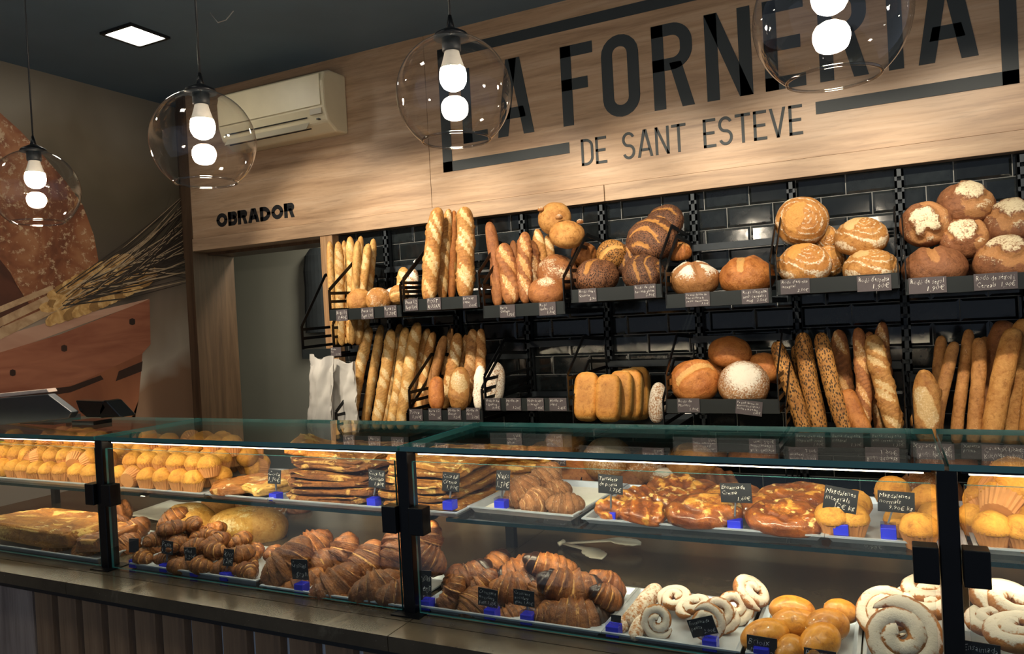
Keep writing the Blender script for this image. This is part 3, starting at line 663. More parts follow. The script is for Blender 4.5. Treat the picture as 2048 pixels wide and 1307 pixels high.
def basket(x0, x1, zt, label, deep=.055, Yf=FRONT, rise=.16, bars=3, tall=.25, left=True, right=True):
    """metal bread basket hung between two uprights: front board, floor, framed side panels, back rail"""
    Yb = TILE_Y - .05; r = empty('bread_basket', ((x0 + x1) / 2, Yf, H + zt - deep)); tag(r, label, 'basket', 'black bread baskets on the tiled wall')
    zt += H; ox, oy, oz = r.location
    def B(): return MB()
    def fin(mb, name, mat=m_black):
        mb.v = [(a - ox, b - oy, c - oz) for a, b, c in mb.v]; return mb.build(name, mat, r)
    fin(B().box(x0 + .003, x1 - .003, Yf, Yf + .006, zt - deep, zt), 'front_board', m_board)
    fin(B().box(x0 + .004, x1 - .004, Yf + .006, Yb, zt - deep, zt - deep + .006), 'floor_plate', m_board)
    for xs, on in ((x0 + .006, left), (x1 - .006, right)):
        if not on: continue
        mb = B(); b, f, mid = zt - deep + .012, zt + rise * .62, zt + tall
        pts = [(xs, Yf + .008, b), (xs, Yf + .008, f), (xs, Yf + .22, mid), (xs, Yb, mid - .02), (xs, Yb, b)]
        for p, q in zip(pts, pts[1:] + pts[:1]): mb.bar(p, q, .017, .004, (0, -1, 0) if abs(p[2] - q[2]) > abs(p[1] - q[1]) else (0, 0, 1))
        for k in range(bars):
            zz = b + (f - b) * (k + 1) / (bars + .4); mb.bar((xs, Yf + .008, zz), (xs, Yb, zz + .01), .015, .003)
        fin(mb, 'side_panel')
    fin(B().box(x0, x1, Yb - .012, Yb, zt + tall - .05, zt + tall - .02), 'back_rail', m_up)
    fin(B().box(x0, x1, Yb - .012, Yb, zt - deep, zt - deep + .03), 'lower_rail', m_up)
    return r
K = FRONT / 3.2
U = [(-2.50, -2.06, .091, 'with small round rolls'), (-2.055, -1.635, .113, 'with tall kilo baguettes'), (-1.626, -1.225, .062, 'with dark galician baguettes and knobbed loaves'), (-1.20, -.802, .107, 'with seeded chia loaves'),
     (-.795, -.384, .062, 'with one floured and one orange loaf'), (-.373, .046, .089, 'with swirled spelt loaves'), (.057, .475, .063, 'with floured rye loaves')]
for a, b, z, l in U: basket(a, b, z, 'black upper basket ' + l)
Lw = [(-2.50, -2.06, -.52, 'with long light baguettes'), (-2.055, -1.65, -.408, 'with short sticks and small oval loaves'), (-1.645, -1.23, -.352, 'nearly empty with four price tags'), (-1.222, -.82, -.46, 'with tin loaves'),
      (-.815, -.376, -.357, 'with maize and kamut loaves'), (-.365, .05, -.49, 'with seeded sticks'), (.06, .475, -.545, 'with flat ciabatta sticks')]
for a, b, z, l in Lw: basket(a, b, z, 'black lower basket ' + l)
for a, b, l in ((-2.055, -1.65, 'below the short sticks'), (-1.645, -1.23, 'below the nearly empty one'), (-1.222, -.82, 'of big loaves'), (-.815, -.376, 'below the maize loaves'), (-.365, .05, 'of baguettes below the seeded sticks'), (.06, .475, 'below the ciabatta sticks')):
    basket(a, b, -.85, 'black bottom-row basket ' + l)
basket(-2.78, -2.56, -.105, 'narrow tall black basket holding thin pale baguettes beside doorway', .05, 3.10, .20, 3, .40)

# ------------------------------------------------------------------ doughs
b_gold = bread('golden_crust', '#a0672f', '#cc9a58', '#dcb87e', '#ecdcbc')
b_pale = bread('pale_baguette_crust', '#b98443', '#dcb26c', '#e2c188', '#efdfba', bmp=.4)
b_brown = bread('brown_crust', '#804c29', '#aa7040', '#c79358', '#e2d3b3')
b_rye = bread('rye_crust', '#6f452b', '#936240', '#ab7a4c', '#ded2b0')
b_orange = bread('orange_crust', '#9c5a2a', '#c48244', '#d0a060', '#ecdcbc', rough=.4)
b_dark = bread('dark_seeded_crust', '#5f3d29', '#8a5c3c', '#a8763c', '#e0cfae', seeds=('#2c1a12', 190))
b_seed = bread('sunflower_seed_crust', '#8f5c2a', '#bd8845', '#d3a45c', '#e0cfae', seeds=('#463016', 150))
b_spelt = bread('spelt_crust', '#a86d33', '#c9924f', '#d49a50', '#ecdfc4')
b_white = bread('floured_crust', '#8d5a30', '#b5824d', '#a9764a', '#ede6d4')
b_tin = bread('tin_loaf_crust', '#b9772f', '#d9a050', '#e6bd74', '#efdfba', bmp=.3, fine=220)
b_dim = bread('ciabatta_crust', '#94602f', '#bf8a4f', '#d3a368', '#e9d9b6')
b_cro = bread('croissant_crust', '#6f3a1b', '#b8763a', '#dca55e', '#f0e4cc', rough=.38, bmp=.6, coat=.15)
b_suc = bread('sugared_croissant_crust', '#97623a', '#b9855a', '#d5ac7c', '#efe2cf', rough=.7, bmp=.9)
b_choc = plain('dark_chocolate_glaze', '#2a1a14', .28, 0, .2, 30, .2)
b_sugar = bread('sugar_dusted_crust', '#8f5a31', '#b07a48', '#c99763', '#cdc5b8', rough=.8, bmp=.3)
b_muf = bread('muffin_crust', '#aa6c22', '#d99f42', '#e2b45e', '#f0dca8', rough=.6)
b_coca = bread('sugared_flatbread_crust', '#9a5a24', '#cf9441', '#e8bd6c', '#f3dfa4', rough=.5, bmp=1.0)
b_cream = bread('glazed_brioche_crust', '#7d3a12', '#bd6d22', '#dd9c40', '#e8c27a', rough=.28, bmp=.5, coat=.6)
b_bri = bread('brioche_crust', '#b26a1c', '#dd9a3a', '#e8b55f', '#f0dca8', rough=.35, bmp=.15, coat=.3)
b_rus = bread('rustic_pale_crust', '#c58f3f', '#e2b766', '#c99a50', '#f0dfae', rough=.6)

_cache = {}
ORD = ('first', 'second', 'third', 'fourth', 'fifth', 'sixth', 'seventh', 'eighth', 'ninth')
def cached(key, fn):
    if key not in _cache: _cache[key] = fn()
    return _cache[key]
def put(name, me, mw, label, cat, group=None):
    o = bpy.data.objects.new(name, me); COL.objects.link(o); o.matrix_world = mw; return tag(o, label, cat, group)

STY = {}
def boule(px, py, rx, ry, Y, mat, style, label, roll=0., seed=1, yaw=0., thick=.62, group=None, name='round_loaf', e2=1.0, amp=.06, tilt=None):
    loc = onY(px, py, Y); k = mpp(loc); a = rx * k
    q = min(.99, ry / rx); t_ = math.asin(math.sqrt(min(1, max(.04, (q * q - thick ** 2) / (1 - thick ** 2))))) if tilt is None else tilt
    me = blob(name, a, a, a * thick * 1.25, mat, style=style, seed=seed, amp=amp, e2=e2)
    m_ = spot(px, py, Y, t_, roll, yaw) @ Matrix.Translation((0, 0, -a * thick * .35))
    o = put(name, me, m_, label, 'bread', group); return o
def stick(x0, y0, x1, y1, wpx, Y0, Y1, mat, label, group=None, cuts=4, flour=0., seed=1, name='baguette', twist=0., **kw):
    """stick loaf between two photo pixels (top, bottom) at two depths"""
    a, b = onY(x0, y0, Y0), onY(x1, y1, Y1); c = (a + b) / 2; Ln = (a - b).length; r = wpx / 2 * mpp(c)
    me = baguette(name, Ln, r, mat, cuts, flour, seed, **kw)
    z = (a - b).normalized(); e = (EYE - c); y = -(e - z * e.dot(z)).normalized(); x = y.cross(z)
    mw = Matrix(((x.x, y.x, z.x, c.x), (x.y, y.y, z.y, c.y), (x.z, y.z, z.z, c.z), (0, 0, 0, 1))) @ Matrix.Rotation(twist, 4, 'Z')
    return put(name, me, mw, label, 'bread', group)

# --- upper row
g = 'thin pale baguettes in the narrow basket'
for i, (x0, y0, x1, y1, w, Y, tw) in enumerate(((659, 481, 672, 692, 17, 3.22, 1.2), (676, 482, 684, 692, 19, 3.16, .2), (688, 480, 694, 690, 15, 3.27, .9), (700, 472, 699, 688, 19, 3.19, -.1), (716, 480, 704, 690, 20, 3.17, 1.4), (722, 471, 714, 690, 17, 3.27, .4), (737, 486, 716, 690, 21, 3.20, -.7), (747, 476, 729, 688, 17, 3.26, .3))):
    stick(x0, y0, x1, y1, w, Y + .06, Y, b_pale, 'thin pale baguette in the narrow basket, ' + ORD[i] + ' from the doorway', g, 7, 0, 10 + i, twist=tw, taper=.22)
boule(719, 598, 26, 24, 3.12, b_gold, 'plain', 'smooth golden round roll beside a floured roll', seed=2)
boule(757, 597, 26, 25, 3.12, b_spelt, 'dust', 'round roll with light flour between a golden roll and pale loaf', seed=3)
boule(786, 590, 20, 18, 3.22, b_white, 'flour', 'small white floured roll behind the round rolls', seed=4)
boule(798, 588, 20, 26, 3.12, b_gold, 'one', 'split golden roll pressed against the basket side', seed=5)
stick(808, 535, 800, 605, 26, 3.3, 3.2, b_pale, 'short pale loaf standing behind the round rolls', None, 2, .2, 6)
stick(826, 538, 822, 600, 24, 3.3, 3.22, b_white, 'short floured loaf behind the side panel of the kilo baguettes', None, 2, .5, 7)
g = 'tall kilo baguettes'
stick(877, 414, 856, 606, 33, 3.22, 3.10, b_gold, 'tall thick baguette with deep slashes, leaning beside a twin', g, 5, .12, 21, taper=.25, depth=.2, slant=2.2)
stick(898, 417, 885, 604, 25, 3.33, 3.2, b_gold, 'narrow tall baguette half hidden behind the thick kilo baguettes', g, 4, .1, 22, twist=.6)
stick(908, 420, 903, 602, 22, 3.36, 3.24, b_orange, 'smooth tall baguette wedged between the thick kilo baguettes', g, 3, 0, 23, twist=1.6)
stick(929, 413, 931, 600, 36, 3.22, 3.10, b_gold, 'thickest tall baguette with pale slashes, upright beside basket edge', g, 5, .15, 24, taper=.25, depth=.2, slant=2.2)
g = 'dark galician baguettes'
stick(978, 443, 996, 614, 25, 3.2, 3.08, b_brown, 'dark smooth waisted baguette standing at the basket end', g, 0, 0, 31, waist=.22, taper=.25)
stick(1007, 486, 1022, 610, 37, 3.16, 3.08, b_brown, 'broad dark baguette with two wide crusty slashes', g, 2, .1, 32, taper=.35, depth=.25, slant=1.8)
stick(1026, 480, 1035, 605, 18, 3.3, 3.22, b_brown, 'slim dark baguette behind the broad slashed one', g, 0, 0, 33)
stick(1036, 483, 1042, 600, 14, 3.33, 3.25, b_brown, 'thin dark baguette peeking between slashed ones', g, 0, 0, 34)
stick(1050, 463, 1052, 608, 30, 3.20, 3.1, b_brown, 'dark baguette with wide slashes beside knobbed loaf', g, 3, .1, 35, depth=.25, slant=1.8)
stick(1062, 480, 1068, 600, 30, 3.24, 3.18, b_brown, 'dark baguette with pale slash leaning behind knobbed loaf', g, 2, .15, 36, depth=.2)
stick(1074, 457, 1086, 590, 24, 3.3, 3.22, b_gold, 'taller golden baguette behind the knobbed loaves', g, 3, .1, 37, depth=.2)
stick(1095, 470, 1102, 590, 22, 3.32, 3.26, b_gold, 'pale slim baguette between tall one and floured loaf', g, 3, .15, 38)
boule(1093, 578, 38, 28, 3.11, b_brown, 'knob', 'low floured round loaf with a knotted centre, behind the two tags', seed=41)
boule(1116, 540, 42, 36, 3.2, b_brown, 'dust', 'floured brown round loaf resting on the knotted low loaf', roll=-.3, seed=42)
kb1 = boule(1108, 434, 34, 33, 3.28, b_gold, 'plain', 'glossy golden knobbed loaf, topmost of the pile', roll=.5, seed=43)
kb2 = boule(1134, 463, 36, 28, 3.17, b_gold, 'plain', 'glossy golden knobbed loaf below the topmost knobbed one', roll=-.15, seed=44)
for o_, px, py, Y in ((kb1, 1082, 419, 3.25), (kb1, 1118, 435, 3.14), (kb2, 1160, 444, 3.2)):
    p = onY(px, py, Y); n = link('knob', blob('knob', .016, .016, .014, b_white, style='flour', seed=px), None); n.matrix_world = Matrix.Translation(p); n.parent = o_; n.matrix_parent_inverse = o_.matrix_world.inverted()
boule(1192, 545, 46, 31, 3.12, b_dark, 'one', 'low seeded chia loaf with a single split', seed=51, yaw=.9)
boule(1286, 540, 42, 35, 3.11, b_dark, 'stripes', 'seeded loaf with golden stripes behind the chia tag', seed=52, tilt=.9)
boule(1222, 506, 31, 30, 3.2, b_seed, 'one', 'light seeded round loaf leaning on the low chia loaf', seed=53, roll=.4)
boule(1252, 520, 34, 34, 3.24, b_dark, 'stripes', 'dark seeded loaf tucked between the light seeded and striped loaves', roll=.6, seed=54)
boule(1300, 472, 52, 38, 3.26, b_dark, 'stripes', 'large striped seeded loaf lying on the others', roll=.35, seed=55, tilt=.8, yaw=.8)
boule(1325, 440, 40, 31, 3.36, b_dark, 'stripes', 'striped seeded loaf, topmost of the chia pile', roll=.6, seed=56, tilt=.8, yaw=.5)
boule(1168, 508, 26, 28, 3.33, b_orange, 'plain', 'plain orange loaf behind the side panel of the seeded loaves', seed=57)
boule(1357, 500, 26, 18, 3.36, b_orange, 'one', 'small orange loaf behind the side panel beside floured loaf', seed=58)
boule(1389, 551, 48, 33, 3.12, b_white, 'flourcross', 'white floured round loaf with a cross cut', seed=61, yaw=.3, tilt=.35)
boule(1493, 544, 54, 33, 3.13, b_orange, 'one', 'big orange-brown round loaf with one split beside the white floured loaf', seed=62, yaw=1.2)
g = 'swirled spelt loaves'
boule(1603, 440, 51, 53, 3.25, b_spelt, 'swirl', 'large swirled spelt loaf stacked highest in its basket', roll=.2, seed=71)
boule(1609, 521, 52, 37, 3.12, b_spelt, 'swirl', 'swirled spelt loaf lying behind the integral tag', seed=72, tilt=.6)
boule(1652, 475, 26, 34, 3.32, b_spelt, 'swirl', 'swirled spelt loaf half hidden behind the highest one', roll=-.5, seed=73)
boule(1660, 520, 32, 34, 3.25, b_spelt, 'swirl', 'swirled spelt loaf half hidden behind the one above the integral tag', roll=-.7, seed=74)
boule(1722, 466, 51, 36, 3.2, b_gold, 'swirl', 'golden swirled spelt loaf sitting on another golden one', seed=75, tilt=.5)
boule(1741, 528, 52, 28, 3.13, b_gold, 'swirl', 'golden swirled spelt loaf under another golden one', seed=76, tilt=.3)
boule(1850, 446, 47, 53, 3.2, b_rye, 'square', 'floured rye loaf standing on edge against the upright', roll=.25, seed=81)
boule(1934, 399, 52, 41, 3.26, b_rye, 'square', 'floured rye loaf with orange split, topmost of its pile', roll=-.3, seed=82)
boule(1928, 470, 46, 42, 3.2, b_rye, 'square', 'floured rye loaf in the middle under the topmost one', seed=83, yaw=.4)
boule(1868, 526, 59, 34, 3.12, b_rye, 'one', 'low floured rye loaf with a dark split behind the first rye tag', seed=84, yaw=1.5)
boule(2024, 436, 56, 44, 3.24, b_rye, 'square', 'floured rye loaf with raised square cut lying on another', seed=85, yaw=.5)
boule(2014, 512, 60, 44, 3.12, b_rye, 'square', 'wide floured rye loaf above the rye and cereals tag', seed=86, yaw=.8)
boule(1932, 528, 30, 26, 3.3, b_rye, 'dust', 'floured rye loaf mostly hidden between the two low ones', seed=87)

# --- lower row
g = 'long light baguettes leaning in the lower basket'
for i, (x0, y0, x1, y1, w, Y, tw) in enumerate(((740, 652, 700, 860, 23, 3.14, .1), (763, 648, 728, 860, 21, 3.18, 1.3), (783, 657, 752, 860, 24, 3.12, -.2), (800, 646, 768, 860, 20, 3.24, .5), (812, 653, 780, 860, 22, 3.14, .2), (836, 643, 800, 860, 25, 3.13, .1), (856, 655, 822, 860, 20, 3.22, .4), (866, 663, 832, 860, 18, 3.18, -.3))):
    stick(x0, y0, x1, y1, w, Y + .12, Y, b_pale if i not in (6, 7) else b_gold, 'long light baguette in the lower basket, ' + ORD[i] + ' from the paper bags', g, 6, .05, 110 + i, twist=tw, taper=.2)
g = 'short sticks in the lower basket'
for i, (x0, y0, x1, y1, w, Y, tw, c) in enumerate(((890, 670, 850, 818, 24, 3.18, 1.4, 0), (917, 665, 888, 818, 26, 3.18, 0, 4), (946, 657, 930, 815, 25, 3.16, .2, 5), (962, 656, 957, 812, 21, 3.18, .1, 5), (868, 662, 845, 815, 18, 3.3, 0, 3), (903, 655, 886, 815, 16, 3.33, 0, 3), (932, 668, 922, 815, 16, 3.3, .4, 3))):
    stick(x0, y0, x1, y1, w, Y + .10, Y, b_dim if c != 4 else b_gold, ('plain short stick loaf without cuts leaning in lower basket' if c == 0 else 'short slashed stick loaf behind the small oval loaves, ' + ('', 'with pale crust', 'longest one', 'thin one by the basket end', 'hidden behind the plain one', 'slimmest at the back', 'slim one between the two longest')[i]), g, c, .1, 130 + i, twist=tw, taper=.25, depth=.16)
stick(874, 752, 874, 822, 32, 3.10, 3.06, b_orange, 'small smooth orange oval loaf before the short sticks', None, 0, 0, 141, taper=.5, name='oval_loaf')
stick(922, 733, 918, 822, 42, 3.11, 3.06, b_gold, 'small oval loaf with one long split before the short sticks', None, 1, .1, 142, taper=.55, name='oval_loaf', slant=.3)
stick(961, 730, 957, 820, 24, 3.16, 3.1, b_white, 'white floured oval loaf before the short sticks', None, 1, .6, 143, taper=.5, name='oval_loaf')
stick(992, 724, 984, 815, 40, 3.2, 3.1, b_white, 'floured tin loaf behind the bars of the nearly empty basket', None, 0, .55, 144, taper=.5, name='tin_loaf')
def tin(px, py, w, h, Y, roll, label, seed, yaw=0.):
    loc = onY(px, py, Y); k = mpp(loc); me = blob('tin_loaf', w * k / 2, h * k / 2, .055, b_tin, e1=.45, e2=.5, flat=2, style='tin', amp=.035, seed=seed, nu=30, nv=48)
    return put('tin_loaf', me, spot(px, py, Y, math.radians(72), roll, 0) @ Matrix.Rotation(yaw - .2, 4, 'Y'), label, 'bread', 'golden tin loaves standing in a row')
tin(1174, 793, 50, 96, 3.08, -.12, 'golden tin loaf standing at the front of the row, first one', 151)
tin(1218, 796, 50, 94, 3.08, -.10, 'golden tin loaf standing at the front beside the first one', 152)
tin(1243, 790, 48, 96, 3.2, -.10, 'golden tin loaf standing behind the front pair', 153)
tin(1262, 788, 48, 102, 3.3, -.08, 'golden tin loaf standing second from the back of the row', 154)
tin(1278, 786, 44, 104, 3.4, -.06, 'golden tin loaf standing at the back of the row', 155)
stick(1318, 764, 1312, 846, 36, 3.1, 3.06, b_white, 'wrapped floured loaf end standing beside the tin loaves', None, 0, .5, 156, taper=.6, name='wrapped_loaf')
boule(1389, 756, 49, 42, 3.12, b_orange, 'one', 'orange maize round loaf with a forked split', seed=161, yaw=.5, tilt=.8)
boule(1487, 762, 51, 41, 3.11, b_white, 'flour', 'floured kamut round loaf with pale crackled crust', seed=162, tilt=.9, yaw=.6)
boule(1461, 698, 43, 29, 3.26, b_orange, 'plain', 'smooth brown loaf lying on top of the maize pile', roll=-.2, seed=163)
boule(1428, 738, 34, 24, 3.28, b_orange, 'plain', 'orange loaf half hidden behind the maize loaf', seed=164)
boule(1527, 730, 36, 28, 3.26, b_orange, 'plain', 'brown loaf half hidden behind the kamut loaf', seed=165)
boule(1553, 745, 22, 26, 3.33, b_brown, 'plain', 'dark loaf between the kamut loaf and seeded sticks', seed=166)
g = 'seed-covered sticks'
for i, (x0, y0, x1, y1, w, Y) in enumerate(((1552, 682, 1612, 872, 32, 3.14), (1604, 664, 1642, 872, 36, 3.18), (1640, 664, 1696, 872, 33, 3.12), (1590, 690, 1622, 870, 24, 3.26))):
    stick(x0, y0, x1, y1, w, Y + .12, Y, b_seed, 'stick loaf covered in seeds, ' + ('at the maize loaf side', 'in the middle of three', 'next to the brown sticks', 'half hidden at the back')[i], g, 0, 0, 171 + i, taper=.2, name='seeded_stick')
g = 'brown slashed sticks beside the seeded ones'
for i, (x0, y0, x1, y1, w, Y, c, m_) in enumerate(((1676, 658, 1698, 868, 32, 3.28, 3, b_brown), (1716, 654, 1728, 868, 28, 3.18, 4, b_brown), (1738, 662, 1760, 868, 24, 3.3, 3, b_brown), (1744, 668, 1792, 868, 38, 3.14, 5, b_gold), (1764, 642, 1786, 868, 26, 3.3, 4, b_brown), (1690, 780, 1732, 868, 36, 3.10, 0, b_orange))):
    stick(x0, y0, x1, y1, w, Y + .10, Y, m_, ('brown slashed stick loaf among the spelt sticks, ' + ('broad one behind the seeded stick', 'upright one beside the broad one', 'hidden behind the pale-slashed one', '', 'tallest one at the back', '')[i] if c not in (0, 5) else 'short smooth orange stick end lying before the spelt sticks' if c == 0 else 'broad pale-slashed stick loaf, frontmost of the spelt sticks'), g, c, .1, 181 + i, taper=.22, depth=.2, slant=1.4)
g = 'ciabatta sticks'
for i, (x0, y0, x1, y1, w, Y) in enumerate(((1884, 670, 1874, 888, 22, 3.28), (1910, 682, 1868, 890, 24, 3.15), (1938, 657, 1912, 890, 23, 3.2), (1958, 674, 1945, 890, 27, 3.15), (1970, 672, 1960, 890, 26, 3.3), (2012, 640, 1945, 890, 46, 3.30), (2030, 655, 1978, 895, 40, 3.14), (2052, 636, 2020, 895, 44, 3.22), (2085, 650, 2060, 895, 40, 3.12))):
    stick(x0, y0, x1, y1, w, Y + .12, Y, b_dim if i < 5 else b_brown if i == 5 else b_gold, ('slim matt ciabatta stick, ' if i < 5 else 'broad matt ciabatta stick, ') + ORD[i] + ' from the plump pointed loaf', g, 0, .12, 191 + i, taper=.14, lump=.12)
stick(1848, 738, 1852, 895, 50, 3.16, 3.08, b_gold, 'plump pointed loaf with one deep split beside the ciabatta sticks', None, 1, .1, 201, taper=.6, slant=.5, depth=.3, name='pointed_loaf')
# --- bottom row, seen through the case glass
for i, (px, py, rx, ry, Y, m_, st, lb) in enumerate(((1090, 915, 42, 34, 3.16, b_gold, 'plain', 'plain golden big loaf behind the small hanging tag'), (1215, 912, 50, 40, 3.14, b_gold, 'flour', 'big floured golden loaf in bottom basket, first of three'), (1292, 928, 40, 30, 3.14, b_white, 'dust', 'big loaf with flour patches between two golden ones'),
        (1382, 915, 50, 30, 3.16, b_gold, 'plain', 'big smooth golden loaf, last of three in bottom basket'), (1265, 956, 28, 18, 3.10, b_brown, 'plain', 'small brown loaf under the big loaf with flour patches'), (1330, 954, 32, 16, 3.10, b_white, 'flour', 'low cracked floured loaf under the big golden loaves'), (1435, 962, 42, 16, 3.12, b_rye, 'folds', 'dark folded flat loaf at the end of the bottom basket'),
        (1155, 945, 44, 34, 3.12, b_orange, 'plain', 'orange big loaf low in the bottom basket'), (1860, 975, 60, 28, 3.14, b_brown, 'dust', 'dim brown loaf behind the muffins in the bottom basket'), (1130, 882, 44, 26, 3.3, b_gold, 'plain', 'golden loaf at the back of the bottom basket'))):
    boule(px, py, rx, ry, Y, m_, st, lb, seed=211 + i)

# ------------------------------------------------------------------ tags with chalk writing
m_card = plain('slate_card', '#4a4346', .6, 0, .08, 30)
m_cardk = plain('black_card', '#17191d', .45, 0, .1, 30)
m_chalk = plain('white_chalk_pen', '#e8e6de', .7, 0, .03, 40)
def writing(lines, w, h, parent, mw, seed=0, al=None, name='lettering'):
    """handwriting as thin geometry on a card of size w x h (local xz, facing -y)"""
    n = len(lines); lh = h * .86 / max(n, 2); vs, fs = [], []; rn = random.Random(seed)
    for i, tx in enumerate(lines):
        cu = bpy.data.curves.new('t', 'FONT'); cu.body = tx; cu.size = 1; cu.resolution_u = 1; cu.shear = .18; cu.offset = -.02
        ob = bpy.data.objects.new('t', cu); COL.objects.link(ob); me = bpy.data.meshes.new_from_object(ob); bpy.data.objects.remove(ob); bpy.data.curves.remove(cu)
        if not len(me.vertices): continue
        co = np.empty(len(me.vertices) * 3); me.vertices.foreach_get('co', co); co = co.reshape(-1, 3); lo = co[:, 0].min(); wid = co[:, 0].max() - lo
        sx = min(lh * 1.0, w * .88 / wid); x0 = -w * .45 if (i < n - 1 or n == 1) else w * .45 - wid * sx
        x = (co[:, 0] - lo) * sx + x0; z = co[:, 1] * lh * 1.02 + h * .5 - h * .07 - lh * (i + .80)
        z = z + lh * .10 * np.sin(x / w * 14 + seed + i * 2) ; x = x + lh * .03 * np.sin(z * 900 + seed)
        b = len(vs); vs += [(a, -.0016, c) for a, c in zip(x, z)]; fs += [tuple(b + v for v in p.vertices) for p in me.polygons]; bpy.data.meshes.remove(me)
    o = link(name, pymesh(name, vs, fs), m_chalk, parent); return o
def price_tag(px, py, lines, label, Y=FRONT - .004, w=.105, h=.056, rot=0., seed=None):
    loc = onY(px, py, Y); me = MB().box(-w / 2, w / 2, -.0012, .0006, -h / 2, h / 2).mesh('price_tag'); me.materials.append(m_card)
    o = put('price_tag', me, Matrix.Translation(loc) @ Matrix.Rotation(rot, 4, 'Y'), label, 'price tag', 'slate price tags on the baskets')
    writing(lines, w, h, o, None, seed or int(px)); return o
TAGS = [(684, 630, ['Rodó 1/1', '1,40€'], .07), (735, 626, ['Barra 1/1', 'Pagès 1,70€'], .075), (781, 622, ['Barra 1/2', '1,70€'], .072), (823, 609, ['Barra 1/2', 'llarga 1,30€'], .072), (868, 607, ['POST', 'KOSAX'], .075), (940, 603, ['Barra kg', 'pagès', '2,60€'], .075),
        (1015, 622, ['Barra', 'Gallega', '1,75€'], .075), (1095, 617, ['Rodó', 'Gallec 1/2', '1,30€'], .078), (1175, 590, ['Rodó chia i', 'Quinoa', '2,90'], .08), (1290, 582, ['Rodó de chia', 'bao amb gluten', '2,90€'], .09),
        (1395, 598, ['Pa amb farina de', 'blat mòlta a la', 'pedra i massa mare', '3,50€'], .096), (1510, 592, ['Rodó d\'espelta', 'amb cereals i', 'mel   2,50€'], .098), (1590, 572, ['Rodó d\'espelta', 'integral', '2,10€'], .102), (1748, 566, ['Rodó d\'espelta', '1,90€'], .11),
        (1855, 570, ['Rodó de sègol', '1,90€'], .115), (1991, 562, ['Rodó de sègol i', 'Cereals  1,90€'], .125)]
for px, py, ln, w in TAGS: price_tag(px, py, ln, 'slate price tag on an upper basket reading ' + ' '.join(' '.join(ln).replace('/', ' ').split()[:6]), w=w)
price_tag(672, 703, ['Media', '1/2', '1,10€'], 'slate price tag on the narrow basket reading Media', Y=3.095, w=.066, h=.046)
for px, py, ln, w in ((832, 829, ['Tosca', '1,00€'], .074), (870, 828, ['Barra 1/2', 'Cuita', '1€'], .07), (909, 827, ['Motlle de', 'Kamut', '3,20€'], .07), (946, 827, ['Motlle de', 'fajol', '2,75€'], .07), (986, 808, ['Motlle de chia', 'i Quinoa', '3,05€'], .074), (1027, 808, ['Motlle de', 'lli', '3,20€'], .074), (1071, 808, ['Motlle de sègol', 'i cereals', '2,45€'], .08), (1116, 808, ['Motlle de', 'sègol', '2,45€'], .08),
        (1377, 810, ['Rodó de', 'Moresc', '1,90€'], .088), (1620, 880, ['Barra d\'espelta', 'integral amb cereals', '1,50€'], .104), (1694, 880, ['Barra d\'espelta', 'integral', '1,30€'], .108), (1776, 880, ['Barra d\'espelta', 'amb cereals i mel', '1,35€'], .112), (1862, 898, ['Xapatta', '1,10€'], .125), (1965, 901, ['Xapatta', 'prima', '1,10€'], .125), (2040, 905, ['Xapatta', 'd\'oli'], .115)):
    price_tag(px, py, ln, 'slate price tag on a lower basket reading ' + ' '.join(ln), w=w, h=.055)
price_tag(1498, 815, ['Pa amb farina de', 'Kamut biològica i', 'mòlta a la pedra', '3,85€'], 'crooked slate price tag on a lower basket about kamut flour', w=.098, h=.055, rot=.12)
for px, py, ln in ((930, 1025, ['Barra kg', 'pagès', '2,60€']), (1110, 1040, ['Rodó', '1/2', '1,70€']), (1735, 1085, ['Baguette', '0,98€'])):
    price_tag(px, py, ln, 'slate price tag on a bottom-row basket reading ' + ' '.join(ln), w=.11, h=.06)
price_tag(1117, 918, ['Pagès', 'rodó', '1,70€'], 'slate price tag hung before the big loaf of the bottom basket', Y=3.03, w=.07, h=.055)

# ================================================================== COUNTER AND GLASS CASE
G = 1.30; WT = H - .60; X0C, X1C = -3.0, 1.1
POSTS = (-2.82, -1.87, -.912, .069, 1.05)
def worktop_mat():
    m, nt, bs = nodes_of('dark_stone_worktop'); v = coords(nt); n = noise(nt, v, 7, 5, .6); f = noise(nt, v, 260, 3, .6); fl = noise(nt, coords(nt, (1, .35, 1)), 9, 5, .65, .6)
    c = ramp(nt, n, [(.3, lin('#443d32')), (.7, lin('#5a5142'))]).outputs[0]
    c = mixc(nt, ramp(nt, f, [(.70, (0, 0, 0, 1)), (.76, (1, 1, 1, 1))]).outputs[0], c, lin('#8f887c'))
    c = mixc(nt, math_(nt, 'MULTIPLY', ramp(nt, fl, [(.60, (0, 0, 0, 1)), (.78, (1, 1, 1, 1))]).outputs[0], .5), c, lin('#8d8672'))
    L(nt, c, bs.inputs['Base Color']); bs.inputs['Roughness'].default_value = .20; bump(nt, f, .03, .001, bs); return m
m_wt = worktop_mat()
m_plank = wood('brown_counter_plank', '#6e5743', '#8d7054', '#a08466', 'Z', .9, .6)
m_plankl = wood('grey_counter_plank', '#85766d', '#a09085', '#b0a094', 'Z', .9, .6)
m_back = plain('pale_backing', '#dde4ee', .7, 0, .05, 5)
ct = empty('shop_counter', (-.9, 1.6, 0)); tag(ct, 'long bakery counter with vertical wooden planks and dark stone worktop', 'counter')
def cpart(mb, name, mat, par=None, **k):
    o = mb.build(name, mat, None, **k); o.parent = par or ct
    o.matrix_parent_inverse = (par or ct).matrix_world.inverted() if par else Matrix.Translation(-Vector((-.9, 1.6, 0))); return o
js = [X0C, -1.872, -.892, .072, X1C]
